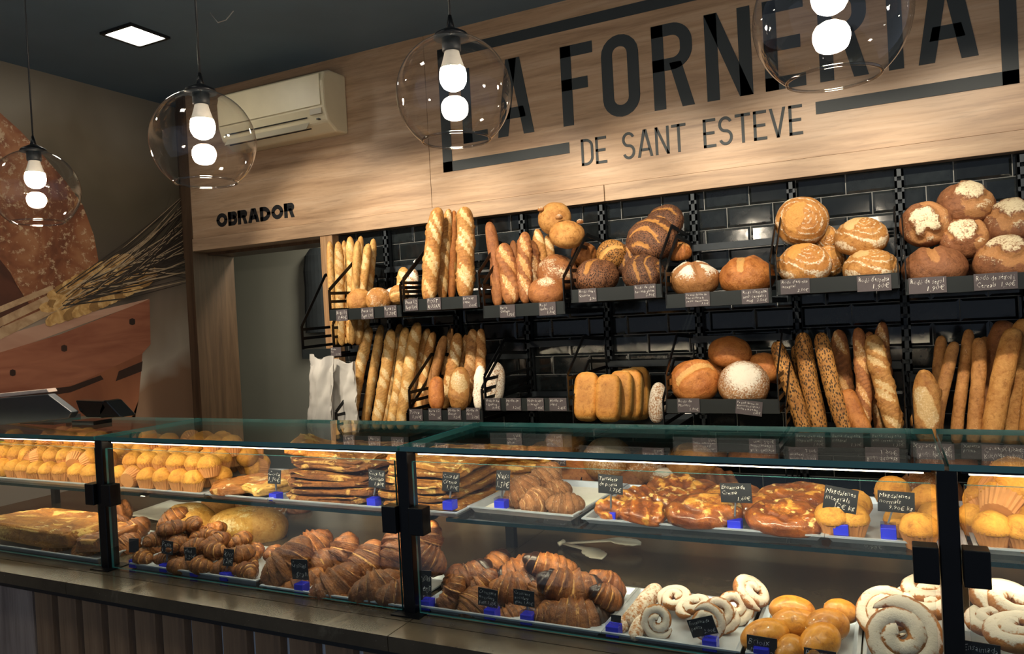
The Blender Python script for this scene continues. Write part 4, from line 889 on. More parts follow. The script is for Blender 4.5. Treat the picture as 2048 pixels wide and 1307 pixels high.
for a, b in zip(js, js[1:]):
    cpart(MB().box(a + .001, b - .001, 1.19, 1.262, WT - .03, WT), 'front_slab', m_wt); cpart(MB().box(a + .001, b - .001, 1.2645, 2.0, WT - .03, WT), 'slab', m_wt)
cpart(MB().box(X0C, X1C, 1.285, 1.97, .10, WT - .0305), 'carcass', m_black2); cpart(MB().box(X0C, X1C, 1.243, 1.2845, .10, WT - .053), 'backing', m_back)
cpart(MB().box(X0C, X1C, 1.25, 1.9, 0, .1), 'plinth', m_black2); cpart(MB().box(X0C, X1C, 1.215, 1.284, WT - .052, WT - .0305), 'shadow_rail', m_black2)
pm = MB().box(-.036, .036, 0, .020, -.84, 0).mesh('plank'); pm.materials.append(m_plank)
x = -2.02
while x < X1C:
    o = link('plank', pm, None, ct); o.location = (x + .9, 1.222 - 1.6, WT - .054); x += .098
for a, b in ((-2.30, -2.066), (-2.56, -2.31), (-2.82, -2.57)):
    cpart(MB().box(a, b, 1.222, 1.26, .12, WT - .054), 'wide_plank', m_plankl)

m_gl = glass('case_glass', (.94, .975, .965, 1), 1.0)
m_gedge = plain('green_glass_edge', '#2f6f70', .15, 0, .05, 30, spec=.8)
m_gedge2 = plain('dark_shelf_glass_edge', '#0f2327', .2, 0, .05, 30)
m_ledstrip = emit('led_strip_glow', (1, .86, .62, 1), 9)
case = empty('glass_display_case', (-.9, G, WT)); tag(case, 'glass pastry display case with black posts standing on the counter', 'display case')
def kp(mb, name, mat, par=None, **k):
    o = mb.build(name, mat, None, **k)
    if par: o.parent = par; o.matrix_parent_inverse = Matrix.Translation(-Vector((-.9, G, WT)))
    else: o.parent = case; o.matrix_parent_inverse = Matrix.Translation(-Vector((-.9, G, WT)))
    return o
def pane(x0, x1, y0, y1, z0, z1):
    """glass box: the two broad faces clear, the four edges green"""
    d = [x1 - x0, y1 - y0, z1 - z0]; thin = d.index(min(d)); mb = MB().box(x0, x1, y0, y1, z0, z1)
    big = {0: (3, 5), 1: (2, 4), 2: (0, 1)}[thin]; mb.mi = [0 if i in big else 1 for i in range(6)]; return mb
ZT = H - .25
for i, px in enumerate(POSTS):
    kp(MB().box(px - .014, px + .014, G - .004, G + .030, WT, ZT - .011), 'post', m_black, bevel=.002)
    kp(MB().box(px - .012, px + .012, 1.765, 1.785, WT, H - .44), 'rear_post', m_black2)
    for s in (-1, 1):
        kp(MB().box(px + s * .033 - .0175, px + s * .033 + .0175, G - .014, G + .018, H - .432, H - .376), 'clamp', m_black, bevel=.002)
    kp(MB().box(px - .035, px + .035, G - .022, G + .045, WT, WT + .003), 'foot_plate', m_black)
for a, b in zip(POSTS, POSTS[1:]):
    kp(pane(a + .003, b - .003, G - .012, 1.63, ZT - .010, ZT), 'top_pane', [m_gl, m_gedge])
    kp(pane(a + .022, b - .022, G + .001, G + .007, WT + .004, H - .283), 'front_pane', [m_gl, m_gedge])
    kp(pane(a + .02, b - .02, 1.425, 1.80, H - .440, H - .432), 'shelf_pane', [m_gl, m_gedge2])
    kp(MB().box(a + .02, b - .02, G + .012, G + .030, ZT - .018, ZT - .0105), 'led_profile', m_black)
    kp(MB().box(a + .03, b - .03, G + .014, G + .028, ZT - .0205, ZT - .0182), 'led_strip', m_ledstrip)
    kp(MB().box(a + .03, b - .03, 1.452, 1.470, H - .4465, H - .4405), 'shelf_led_profile', m_black)
    kp(MB().box(a + .04, b - .04, 1.455, 1.467, H - .4485, H - .4467), 'shelf_led_strip', m_ledstrip)
    lamp('shelf_led_lamp', 'AREA', ((a + b) / 2, 1.461, H - .451), 1.15, (1, .80, .52), ((a + b) / 2, 1.56, H - .60), spread=math.radians(150), shape='RECTANGLE', size=b - a - .08, size_y=.012)
    lamp('case_led_lamp', 'AREA', ((a + b) / 2, G + .021, ZT - .023), 2.5, (1, .83, .56), ((a + b) / 2, G + .30, H - .42), spread=math.radians(125), shape='RECTANGLE', size=b - a - .06, size_y=.012)

# ------------------------------------------------------------------ trays
m_alu = plain('dull_aluminium', '#c3ccd8', .38, .55, .08, 30)
m_paper = plain('white_baking_paper', '#dcd9cf', .7, 0, .05, 30)
def tray(x0, x1, y0, y1, z, label, h=.012, paper=False, rot=0., lip=.006):
    cx, cy = (x0 + x1) / 2, (y0 + y1) / 2; a, b = (x1 - x0) / 2, (y1 - y0) / 2; i = .008
    r = MB(); v = []
    for aa, bb, zz in ((a - i, b - i, 0), (a, b, h), (a + lip, b + lip, h), (a + lip, b + lip, h - .003), (a + .0015, b + .0015, h - .003), (a - i + .0015, b - i + .0015, -.0015)):
        v += [(-aa, -bb, zz), (aa, -bb, zz), (aa, bb, zz), (-aa, bb, zz)]
    f = [(0, 1, 2, 3), (23, 22, 21, 20)]
    for k in range(5): f += [(k * 4 + j, k * 4 + (j + 1) % 4, k * 4 + 4 + (j + 1) % 4, k * 4 + 4 + j)[::-1] for j in range(4)]
    r.add(v, f); o = r.build('baking_tray', m_alu); o.location = (cx, cy, z + .0016); o.rotation_euler[2] = rot; tag(o, label, 'tray', 'metal pastry trays')
    if paper:
        n = 10; vs = [((-a + .012) + (2 * a - .024) * p / n, (-b + .012) + (2 * b - .024) * q / n, .0015 + .0012 * random.Random(p * 31 + q).random()) for q in range(n + 1) for p in range(n + 1)]
        link('paper_liner', pymesh('paper_liner', vs, [(q * (n + 1) + p, q * (n + 1) + p + 1, (q + 1) * (n + 1) + p + 1, (q + 1) * (n + 1) + p) for q in range(n) for p in range(n)], True), m_paper, o)
    return o
ZS = H - .432; ZW = WT
tray(-2.78, -2.10, 1.44, 1.74, ZS, 'metal tray of small muffins before the yellow-edged notice')
tray(-2.07, -1.645, 1.43, 1.74, ZS, 'metal tray of small muffins with tipped ones beside flat orange pastry')
tray(-1.625, -1.42, 1.43, 1.72, ZS, 'metal tray with flat orange pastry beside the small muffins', .012)
tray(-1.405, -.868, 1.43, 1.74, ZS, 'metal tray under the stacked chocolate and cream flatbreads')
tray(-.852, -.60, 1.475, 1.775, ZS, 'paper-lined tray with sugared croissants', .014, True, -.06)
tray(-.578, -.125, 1.462, 1.768, ZS, 'metal tray of apple tartlets and glazed cream pastries')
tray(-.112, .098, 1.462, 1.768, ZS, 'nearly empty tray with muffins behind two signs')
tray(.118, .48, 1.462, 1.768, ZS, 'metal tray heaped with large muffins in paper cases')
tray(-2.60, -1.93, 1.318, 1.56, ZW, 'metal tray of sugared flatbread on the worktop', .014)
tray(-1.79, -1.36, 1.318, 1.53, ZW, 'metal tray of twisted small pastries on the worktop', .016)
tray(-1.335, -.935, 1.316, 1.50, ZW, 'low tray of large plain croissants on the worktop', .008)
tray(-.895, -.505, 1.318, 1.545, ZW, 'metal tray of chocolate-dipped croissants on the worktop')
tray(-.492, -.255, 1.318, 1.545, ZW, 'metal tray of sugared coiled pastries on the worktop')
tray(-.235, -.07, 1.318, 1.53, ZW, 'metal tray of filled brioche buns on the worktop')
tray(-.055, .36, 1.318, 1.56, ZW, 'metal tray of the biggest coiled pastries on the worktop')

# ------------------------------------------------------------------ muffins
m_case = plain('paper_muffin_case', '#b67c48', .75, 0, .12, 60)
def muffin_meshes(r, seed):
    def mk():
        dome = blob('muffin', r * 1.02, r * 1.02, r * .95, b_muf, flat=.12, style='plain', amp=.07, seed=seed, nu=22, nv=28)
        n = 48; vs, fs = [], []
        for j, (q, z) in enumerate(((.70, -1.0), (.86, -.45), (1.02, .02))):
            for k in range(n):
                w = 1 + (.035 if k % 2 else -.035) * (1 if j else .8); vs.append((r * q * w * math.cos(2 * math.pi * k / n), r * q * w * math.sin(2 * math.pi * k / n), r * z))
        for j in range(2):
            for k in range(n): fs.append((j * n + k, j * n + (k + 1) % n, (j + 1) * n + (k + 1) % n, (j + 1) * n + k))
        fs.append(tuple(range(n))[::-1]); me = pymesh('paper_case', vs, fs); me.materials.append(m_case); return dome, me
    return cached(('muf', round(r, 3), seed % 4), mk)
def muffin(mw, r, label, group, seed):
    d, c = muffin_meshes(r, seed % 4); o = put('muffin', d, mw, label, 'muffin', group); k = link('paper_case', c, None, o); return o
rn = random.Random(7); gl = 'small muffins heaped on the two trays by the till'
cnt = 0
for (xa, xb) in ((-2.74, -2.13), (-2.04, -1.69)):
    for lay, rows in ((0, (1.475, 1.538, 1.60, 1.662, 1.715)), (1, (1.505, 1.568, 1.63, 1.69)), (2, (1.60, 1.66))):
        for j, y in enumerate(rows):
            x = xa + (.031 if (lay + j) % 2 else 0)
            while x < xb:
                if lay < 2 or rn.random() < (.75 if xa > -2.1 else .45):
                    if not (lay == 0 and j in (1, 2, 3) and lay == 0 and rn.random() < .5):
                        tp = rn.random() < (.35 if lay else .08); rx_ = rn.uniform(.9, 1.5) if tp else rn.uniform(-.12, .12)
                        mw = Matrix.Translation((x + rn.uniform(-.006, .006), y + rn.uniform(-.006, .006), ZS + .034 + lay * .038)) @ Matrix.Rotation(rn.uniform(0, 6.28), 4, 'Z') @ Matrix.Rotation(rx_, 4, 'X')
                        muffin(mw, .031, 'small golden muffin heaped on the tray ' + ('before the yellow-edged notice' if xa < -2.1 else 'beside the flat orange pastry'), gl + (' end' if xa < -2.1 else ' middle'), cnt); cnt += 1
                x += .0635
gm = 'large muffins at the display end'
for i, (px, py, rp, Y, tl, rl, lb) in enumerate(((1664, 1035, 34, 1.49, .1, 0, 'wholemeal muffin behind the integrals sign, beside glazed pastry'), (1702, 1037, 34, 1.50, .1, 0, 'wholemeal muffin just behind the integrals sign'), (1712, 1008, 30, 1.56, -.1, -.2, 'wholemeal muffin behind the two by the integrals sign'),
        (1786, 985, 34, 1.66, 1.0, .2, 'large muffin lying tipped at the tray back'), (1800, 1040, 30, 1.53, 0, 0, 'large muffin behind the normals sign'), (1838, 1058, 36, 1.47, .1, 0, 'large muffin at the front beside the normals sign'), (1858, 1000, 34, 1.60, .5, .1, 'large muffin leaning behind the front ones near post'), (1872, 1035, 34, 1.53, .2, 0, 'large muffin with raisin close to the black post'), (1830, 1010, 28, 1.62, 0, 0, 'large muffin in the middle of the tray back'))):
    loc = onY(px, py, Y); muffin(spot(px, py, Y, tl, rl), rp * mpp(loc), lb, gm, i)
gm = 'large muffins heaped past the black post'
for i, (px, py, rp, Y, tl, rl) in enumerate(((1985, 1055, 36, 1.48, .1, 0), (2045, 1062, 36, 1.48, .1, 0), (2008, 1002, 44, 1.54, -1.0, -.5), (1966, 1000, 36, 1.58, -.6, .4), (1978, 975, 38, 1.63, .2, .2), (2028, 965, 52, 1.56, .2, -.8), (1950, 1035, 32, 1.56, .2, 0), (2050, 1015, 40, 1.60, .2, .3), (2085, 1040, 40, 1.50, .2, 0))):
    loc = onY(px, py, Y); muffin(spot(px, py, Y, tl, rl), rp * mpp(loc), 'large muffin heaped past the black post at the display end' if tl > -.5 else 'large upturned muffin showing its pleated case past the black post', gm, i)

# ------------------------------------------------------------------ pastries on the middle shelf
def pastry(px, py, rx, ry, Y, mat, style, label, name='pastry', cat='pastry', group=None, tilt=.25, roll=0., yaw=0., seed=1, thick=.4, e1=.9, e2=.9, amp=.06, asp=None, flat=.4, zamp=0.):
    """soft flat shape sized by its picture width; asp = depth / width"""
    loc = onY(px, py, Y); a = rx * mpp(loc); b = a * (asp or .8); c = a * thick
    me = blob(name, a, b, c, mat, e1, e2, flat, style, amp, 2.5, seed, 48 if zamp else 34, 64 if zamp else 44, zamp); return put(name, me, spot(px, py, Y, tilt, roll, yaw), label, cat, group)
def slab(x, y, z, a, b, c, rot, mat, label, group, seed, style='crumbly', tip=0.):
    me = blob('flatbread', a, b, c, mat, .4, .3, 1, style, .10, 3, seed, 40, 90, .012, .030)
    return put('flatbread', me, Matrix.Translation((x, y, z)) @ Matrix.Rotation(rot, 4, 'Z') @ Matrix.Rotation(tip, 4, 'Y'), label, 'flatbread', group)
rn = random.Random(3); gc = 'stacked chocolate flatbreads'; gk = 'stacked cream flatbreads'
b_choco = bread('chocolate_flatbread_crust', '#6b3c1c', '#a86b30', '#caa05a', '#ead9a2', rough=.5, bmp=1.0)
ordn = ('bottom', 'second', 'third', 'fourth', 'fifth', 'topmost')
for i in range(6):
    slab(-1.25 + rn.uniform(-.015, .015), 1.58, ZS + .013 + i * .0185, .135 - .004 * i, .135, .0105, rn.uniform(-.10, .10), b_choco, ordn[i] + ' flatbread of the chocolate stack', gc, 300 + i, tip=rn.uniform(-.03, .03))
slab(-1.33, 1.56, ZS + .115, .09, .12, .011, .5, b_coca, 'flatbread slid askew on the chocolate stack', gc, 307, tip=.22)
for i in range(6):
    slab(-.985 + rn.uniform(-.012, .012), 1.585, ZS + .013 + i * .0185, .112 - .002 * i, .135, .0105, rn.uniform(-.12, .06), b_coca, ordn[i] + ' flatbread of the cream stack', gk, 310 + i, tip=rn.uniform(-.03, .03))
for i in range(4):
    slab(-.92 + rn.uniform(-.012, .012), 1.72, ZS + .03 + i * .02, .13, .075, .0105, .12 + rn.uniform(-.08, .08), b_coca, ordn[i] + ' flatbread of the low pile behind the cream stack', gk, 320 + i)
slab(-1.555, 1.54, ZS + .022, .075, .12, .012, -.75, b_orange, 'flat orange pastry strip across its tray', None, 330, 'glaze')
slab(-1.46, 1.52, ZS + .022, .05, .085, .011, -.4, b_rus, 'pale folded flat pastry with nuts beside the orange strip', None, 331, 'folds')
g = 'sugared croissants on paper'
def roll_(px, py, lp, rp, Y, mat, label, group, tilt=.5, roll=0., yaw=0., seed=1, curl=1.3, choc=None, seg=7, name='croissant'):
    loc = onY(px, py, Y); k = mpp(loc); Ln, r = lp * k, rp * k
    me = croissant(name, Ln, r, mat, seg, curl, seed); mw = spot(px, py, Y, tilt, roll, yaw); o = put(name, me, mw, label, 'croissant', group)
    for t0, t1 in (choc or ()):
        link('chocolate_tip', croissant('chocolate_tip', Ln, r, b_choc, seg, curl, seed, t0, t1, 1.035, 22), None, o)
    return o
for i, (px, py, lp, rp, Y, tl, rl, yw) in enumerate(((1042, 978, 84, 34, 1.55, .8, .2, .4), (1085, 955, 88, 32, 1.62, .9, .5, .2), (1072, 998, 84, 30, 1.52, .5, -.3, .8), (1130, 1006, 84, 28, 1.51, .5, -.1, .1), (1108, 982, 80, 28, 1.6, .6, -.2, .5))):
    o = roll_(px, py, lp, rp, Y, b_suc, ('sugared croissant lying highest on the paper tray', 'sugared croissant leaning at the back of the pile', 'sugared croissant low before the pile', 'sugared croissant lying apart beside the pile', 'sugared croissant half hidden in the middle')[(0, 1, 2, 3, 4)[i]], g, tl, rl, yw, 340 + i)
g = 'apple tartlets'
for i, (px, py, rx, Y, yw, lb) in enumerate(((1232, 1016, 40, 1.50, .5, 'folded apple tartlet behind its own sign'), (1288, 1024, 46, 1.485, -.4, 'folded apple tartlet in front beside the sign'), (1275, 995, 40, 1.56, .3, 'folded apple tartlet behind the front pair'), (1345, 978, 50, 1.66, .0, 'folded apple tartlet at the tray back'), (1335, 1002, 42, 1.58, .7, 'folded apple tartlet touching a cream pastry'))):
    pastry(px, py, rx, 0, Y, b_cream, 'folds', lb, 'tartlet', 'pastry', g, .3, 0, yw, 350 + i, .36, .7, .45, .1, .75, zamp=.012)
g = 'glazed cream pastries'
for i, (px, py, rx, Y, yw, lb) in enumerate(((1408, 1022, 76, 1.50, .1, 'glazed cream pastry with raised edge behind the cream sign'), (1470, 998, 66, 1.62, -.1, 'glazed cream pastry behind the cream sign card'), (1380, 988, 62, 1.66, .2, 'glazed cream pastry at the tray back'), (1572, 1036, 78, 1.50, -.05, 'glazed cream pastry at the tray corner, front one'), (1592, 998, 74, 1.62, .1, 'glazed cream pastry behind the one at the tray corner'), (1505, 1012, 50, 1.56, .3, 'glazed cream pastry between the sign and corner pastry'))):
    pastry(px, py, rx, 0, Y, b_cream, 'cream' if i in (0, 3, 4) else 'glaze', lb, 'cream_pastry', 'pastry', g, .25, 0, yw, 360 + i, .33, .8, .85, .08, .72, zamp=.012)

# ------------------------------------------------------------------ pastries and loaves on the worktop
slab(-2.31, 1.43, ZW + .040, .24, .10, .030, .02, b_coca, 'thick sugared flatbread on the worktop tray beside the dark loaf', None, 370)
slab(-2.02, 1.42, ZW + .034, .05, .085, .024, .25, b_cro, 'end piece of sugared flatbread with browned side', None, 371)
boule(150, 1070, 45, 45, 1.47, b_brown, 'folds', 'dark folded loaf leaning beside the sugared flatbread', seed=372, name='folded_loaf')
boule(238, 1022, 26, 24, 1.56, b_cro, 'folds', 'golden browned bun, topmost of the twisted pastry pile', seed=373, name='bun')
pastry(376, 1052, 58, 0, 1.55, b_rus, 'dust', 'pale rustic round loaf behind the twisted pastries', 'round_loaf', 'bread', None, .35, 0, 0, 374, .72, 1, 1, .07, 1.0)
pastry(496, 1055, 77, 0, 1.62, b_rus, 'dust', 'pale rustic oblong loaf lying on the worktop', 'oblong_loaf', 'bread', None, .15, -.06, -.2, 375, .5, .8, .8, .04, .58)
pastry(447, 1004, 50, 0, 1.80, b_gold, 'plain', 'golden oblong loaf lying on the white paper', 'oblong_loaf', 'bread', None, .3, .25, .3, 376, .6, 1, 1, .05, .6)
pastry(505, 1006, 32, 0, 1.80, b_white, 'swirl', 'striped round loaf behind the oblong loaf', 'round_loaf', 'bread', None, .7, 0, 0, 377, .7, 1, 1, .05, 1)
pastry(545, 1015, 28, 0, 1.80, b_white, 'swirl', 'striped small loaf between oblong loaf and tray', 'round_loaf', 'bread', None, .6, -.2, 0, 378, .7, 1, 1, .05, 1)
pastry(598, 1016, 26, 0, 1.92, b_rye, 'folds', 'dark flat loaf end behind the striped loaves', 'flat_loaf', 'bread', None, .2, 0, 0, 379, .4)
n = 14; vs = []
for q in range(n + 1):
    for p in range(n + 1):
        vs.append((-.26 + .52 * p / n, -.12 + .24 * q / n, .008 * math.sin(p * .9) * math.sin(q * .7 + 1) + .010))
o = link('paper_sheet', pymesh('paper_sheet', vs, [(q * (n + 1) + p, q * (n + 1) + p + 1, (q + 1) * (n + 1) + p + 1, (q + 1) * (n + 1) + p) for q in range(n) for p in range(n)], True), m_paper)
o.location = (-2.08, 1.82, ZW); o.rotation_euler[2] = .15; o.modifiers.new('t', 'SOLIDIFY').thickness = .001; tag(o, 'crumpled white paper sheet under the golden oblong loaf', 'paper')

rn = random.Random(11); g = 'twisted small pastries piled on the worktop tray'
mini = [croissant('twisted_pastry', .085, .024, b_cro, 6, 1.9, 400 + i) for i in range(5)]
k = 0
for lay in range(3):
    for j in range(3 if lay < 2 else 2):
        x = -1.77 + lay * .02 + (j % 2) * .03
        xe = (-1.40, -1.46, -1.69)[lay]
        if lay == 1 and j == 2: xe = -1.62
        while x < xe:
            y = 1.345 + j * .058 + lay * .025 + rn.uniform(-.008, .008)
            mw = Matrix.Translation((x, y, ZW + .022 + lay * .034 + rn.uniform(0, .008))) @ Matrix.Rotation(rn.uniform(0, 6.28), 4, 'Z') @ Matrix.Rotation(rn.uniform(-.5, .7), 4, 'X')
            put('twisted_pastry', mini[k % 5], mw, 'small twisted golden pastry piled on the worktop tray', 'pastry', g); k += 1
            x += .068 + rn.uniform(-.008, .01)
for i, (px, py, lp, rp, Y, rl, yw) in enumerate(((270, 1055, 60, 24, 1.50, .3, .3), (232, 1052, 60, 28, 1.5, -.2, .8), (320, 1085, 60, 26, 1.46, .1, 1.2), (250, 1090, 64, 26, 1.42, .5, .2), (345, 1035, 66, 22, 1.50, .4, .1), (180, 1085, 60, 28, 1.42, .3, .8), (120, 1095, 66, 26, 1.38, -.2, .2), (165, 1105, 60, 24, 1.36, .2, 1.4), (200, 1048, 50, 22, 1.52, .1, .6))):
    roll_(px, py, lp, rp, Y, b_cro, 'plump golden roll on the twisted pastry heap near thin black post', 'plump golden rolls near the thin black post', .6, rl, yw, 420 + i, 1.0)

g = 'large plain croissants'
for i, (px, py, lp, rp, Y, tl, rl, yw, lb) in enumerate(((570, 1122, 130, 40, 1.38, .7, .5, .3, 'large croissant at the tray corner beside the gran sign'), (622, 1086, 90, 34, 1.50, 1.0, .2, .2, 'large croissant standing on end behind the gran sign'), (636, 1126, 110, 32, 1.44, .5, .1, .4, 'large croissant just behind the gran sign card'), (668, 1168, 130, 44, 1.36, .7, .4, .2, 'large ridged croissant in front beside the gran sign'),
        (682, 1104, 90, 32, 1.48, .6, .7, .5, 'bright-edged large croissant at the back of the pile'), (722, 1126, 120, 38, 1.43, .7, .3, .6, 'large croissant in the middle of the pile'), (752, 1172, 120, 42, 1.36, .7, .2, .1, 'large ridged croissant in front near the thick black post'), (800, 1185, 110, 36, 1.36, .6, -.3, .4, 'large croissant partly behind the thick black post'),
        (790, 1092, 120, 36, 1.48, .5, .6, .8, 'large croissant topping the pile by the thick black post'), (600, 1165, 110, 26, 1.37, .4, .3, .1, 'low croissant under the corner one'), (710, 1196, 120, 22, 1.36, .2, -.1, .1, 'low croissant before the ridged front pair'), (850, 1080, 90, 30, 1.47, .9, .9, .3, 'large croissant leaning just past the thick black post'))):
    roll_(px, py, lp, rp, Y, b_cro, lb, g, tl, rl, yw, 440 + i, 1.5)
g = 'chocolate-dipped croissants'
TIPS = ((.0, .2), (.8, 1.)); ONE = ((.74, 1.),); ONEL = ((0., .27),)
for i, (px, py, lp, rp, Y, tl, rl, yw, ch, lb) in enumerate(((860, 1115, 84, 30, 1.42, .6, -.9, .3, None, 'plain curled croissant beside the post on the chocolate tray'), (938, 1150, 110, 32, 1.44, .5, .3, .2, ONE, 'croissant with a long dark dipped end at the pile back'), (1040, 1140, 120, 36, 1.50, .6, .1, .3, TIPS, 'croissant with both ends dipped, highest of the pile'), (900, 1190, 100, 24, 1.36, .5, .9, .1, ONEL, 'thin croissant standing in dark chocolate at the tray corner'),
        (945, 1208, 90, 38, 1.36, .6, .2, .8, None, 'reddish blistered croissant without chocolate'), (962, 1165, 80, 26, 1.43, .5, .4, .3, None, 'small pale croissant in the middle of the chocolate pile'), (1030, 1172, 110, 36, 1.42, .7, -.2, .2, ONE, 'rounded croissant with dark end above the gran sign'), (1078, 1190, 90, 34, 1.42, .5, .3, .6, ONE, 'croissant with dark end behind the chocolate gran sign'),
        (1100, 1128, 120, 30, 1.50, .5, -.3, .1, ONEL, 'croissant with dark dipped end at the back by tongs'), (1142, 1168, 150, 40, 1.42, .6, -.25, .1, TIPS, 'big striped croissant dipped at both ends'), (1150, 1228, 150, 44, 1.38, .6, -.15, .1, ONE, 'biggest striped croissant with dark end at the tray front'), (1215, 1165, 90, 30, 1.48, .7, -.8, .3, None, 'bright ridged croissant against the sugared coils'), (1212, 1190, 80, 28, 1.42, .5, -.7, .4, TIPS, 'small dipped croissant between the striped ones and coils'), (1020, 1230, 80, 26, 1.37, .4, .2, .3, None, 'low pale croissant between the two chocolate signs'), (985, 1130, 90, 28, 1.52, .6, .2, .7, ONE, 'croissant with dark end half hidden at the back'), (905, 1160, 80, 24, 1.46, .4, .5, .9, ONEL, 'small dipped croissant over the tray corner'), (1095, 1225, 70, 28, 1.36, .5, -.3, .6, ONE, 'small dipped croissant beside the biggest striped one'))):
    roll_(px, py, lp, rp, Y, b_cro, lb, g, tl, rl, yw, 460 + i, 1.3, ch, 8)
# coiled sugar pastries
def coil(px, py, rp, Y, tilt, roll, label, seed, group='sugared coiled pastries', thick=.8, turns=1.75, yaw=0.):
    loc = onY(px, py, Y); me = snail('coiled_pastry', rp * mpp(loc), b_sugar, turns, seed, thick=thick); return put('coiled_pastry', me, spot(px, py, Y, tilt, roll, yaw), label, 'pastry', group)
coil(1315, 1240, 43, 1.36, 1.25, .1, 'sugared coil standing on edge before the sugar sticks', 1)
coil(1413, 1246, 46, 1.36, 1.25, -.1, 'sugared coil standing on edge behind the crooked sign', 4)
coil(1440, 1226, 46, 1.41, 1.2, -.2, 'sugared coil second in the leaning row', 2)
coil(1468, 1212, 46, 1.46, 1.15, -.35, 'sugared coil last in the leaning row', 3)
coil(1350, 1198, 44, 1.46, .35, .2, 'sugared coil lying flat behind the standing ones', 5)
coil(1390, 1212, 46, 1.42, .12, .3, 'sugared coil lying slanted across the leaning row', 6, thick=.7)
coil(1505, 1186, 52, 1.50, .35, -.65, 'sugared coil tipped against the brioche buns', 7)
for i, (x0, y0, x1, y1, w, Y) in enumerate(((1318, 1172, 1258, 1250, 36, 1.40), (1290, 1200, 1240, 1262, 26, 1.38), (1300, 1215, 1266, 1276, 30, 1.35))):
    stick(x0, y0, x1, y1, w, Y + .10, Y - .04, b_sugar, ('longest sugared stick leaning on the coils', 'thin sugared stick beside the blue sign block', 'short sugared stick end before the coils')[i], 'sugared sticks', 0, .5, 480 + i, name='sugared_stick', taper=.3)
coil(1800, 1272, 92, 1.37, .95, 0, 'very large sugared coil leaning at the tray front', 8, 'biggest sugared coils', .6, 2.1)
coil(1775, 1222, 70, 1.46, .7, .2, 'very large sugared coil hidden behind the leaning one', 9, 'biggest sugared coils', .6, 2.4)
coil(1850, 1178, 66, 1.50, .22, .05, 'very large sugared coil lying on top by the black post', 10, 'biggest sugared coils', .75)
coil(1848, 1208, 72, 1.47, .15, .05, 'very large sugared coil under the topmost one by the post', 11, 'biggest sugared coils', .8)
coil(2020, 1208, 80, 1.46, .25, -.25, 'very large sugared coil slanting past the black post', 12, 'biggest sugared coils', .8)
coil(1985, 1238, 60, 1.42, .2, .1, 'very large sugared coil lying low past the black post', 13, 'biggest sugared coils', .8)
coil(2040, 1262, 84, 1.38, .15, .15, 'very large sugared coil in front past the black post', 14, 'biggest sugared coils', .7)
m_fill = plain('pale_filling', '#e9dcc4', .5)
g = 'filled brioche buns'
for i, (px, py, rx, Y, rl, lb, cut) in enumerate(((1584, 1220, 44, 1.46, .0, 'round golden brioche bun at the tray back', 0), (1592, 1248, 48, 1.41, -.1, 'golden brioche bun in the middle behind the brioix sign', 0), (1530, 1272, 50, 1.36, .1, 'golden brioche bun just behind the brioix normal sign', 0), (1682, 1222, 36, 1.46, -.5, 'orange cut brioche bun tipped open with filling', 1), (1655, 1250, 48, 1.41, -.3, 'golden cut brioche bun with filling at its end', 1), (1640, 1284, 50, 1.36, .1, 'golden brioche bun at the front with a glossy end', 0), (1580, 1300, 40, 1.34, 0, 'small pale-sided brioche bun beside the sign', 0))):
    o = pastry(px, py, rx, 0, Y, b_bri, 'plain', lb, 'brioche_bun', 'bun', g, .35, rl, .2 * i, 490 + i, .62, 1, 1, .03, .72)
    if cut:
        a = rx * mpp(o.matrix_world.translation); f = link('filling', blob('filling', a * 1.03, a * .75, a * .05, m_fill, seed=i, amp=.08, flat=2, nu=12, nv=28), None, o); f.location = (0, 0, -.04 * a)
# tongs
m_tong = plain('frosted_plastic_tongs', '#d2d1c6', .35, 0, .06, 30)
tg_ = empty('tongs', onZ(1125, 1090, -.596)); tag(tg_, 'pale serving tongs with scalloped ends lying open on the worktop', 'tongs')
o0 = tg_.location.copy()
for q in ((1282, 1093), (1204, 1122)):
    e = onZ(*q, -.588) - o0; d = e.normalized(); s = Vector((-d.y, d.x, 0)); ln = e.length; poly = []
    for t, w in ((0, .006), (.55, .009), (.64, .013), (.70, .022), (.76, .026), (.80, .024), (.84, .027), (.88, .024), (.92, .025), (.96, .018), (1.0, .008)): poly.append((t, w))
    mb = MB(); vs = []; 
    for t, w in poly:
        c = d * (t * ln) + Vector((0, 0, .004 + .010 * (1 - abs(2 * t - 1))))
        vs += [c - s * w + Vector((0, 0, .004 if t > .6 else 0)), c, c + s * w + Vector((0, 0, .004 if t > .6 else 0))]
    fs = []
    for i in range(len(poly) - 1):
        for j in (0, 1): fs.append((i * 3 + j, i * 3 + j + 1, i * 3 + j + 4, i * 3 + j + 3))
    mb.add(vs, fs); a = mb.build('arm', m_tong, tg_, True); a.modifiers.new('s', 'SOLIDIFY').thickness = .003
MB().tube([(-.006, -.012, .006), (.004, .0, .010), (-.004, .014, .006)], .006, 8).build('hinge', m_tong, tg_, True)

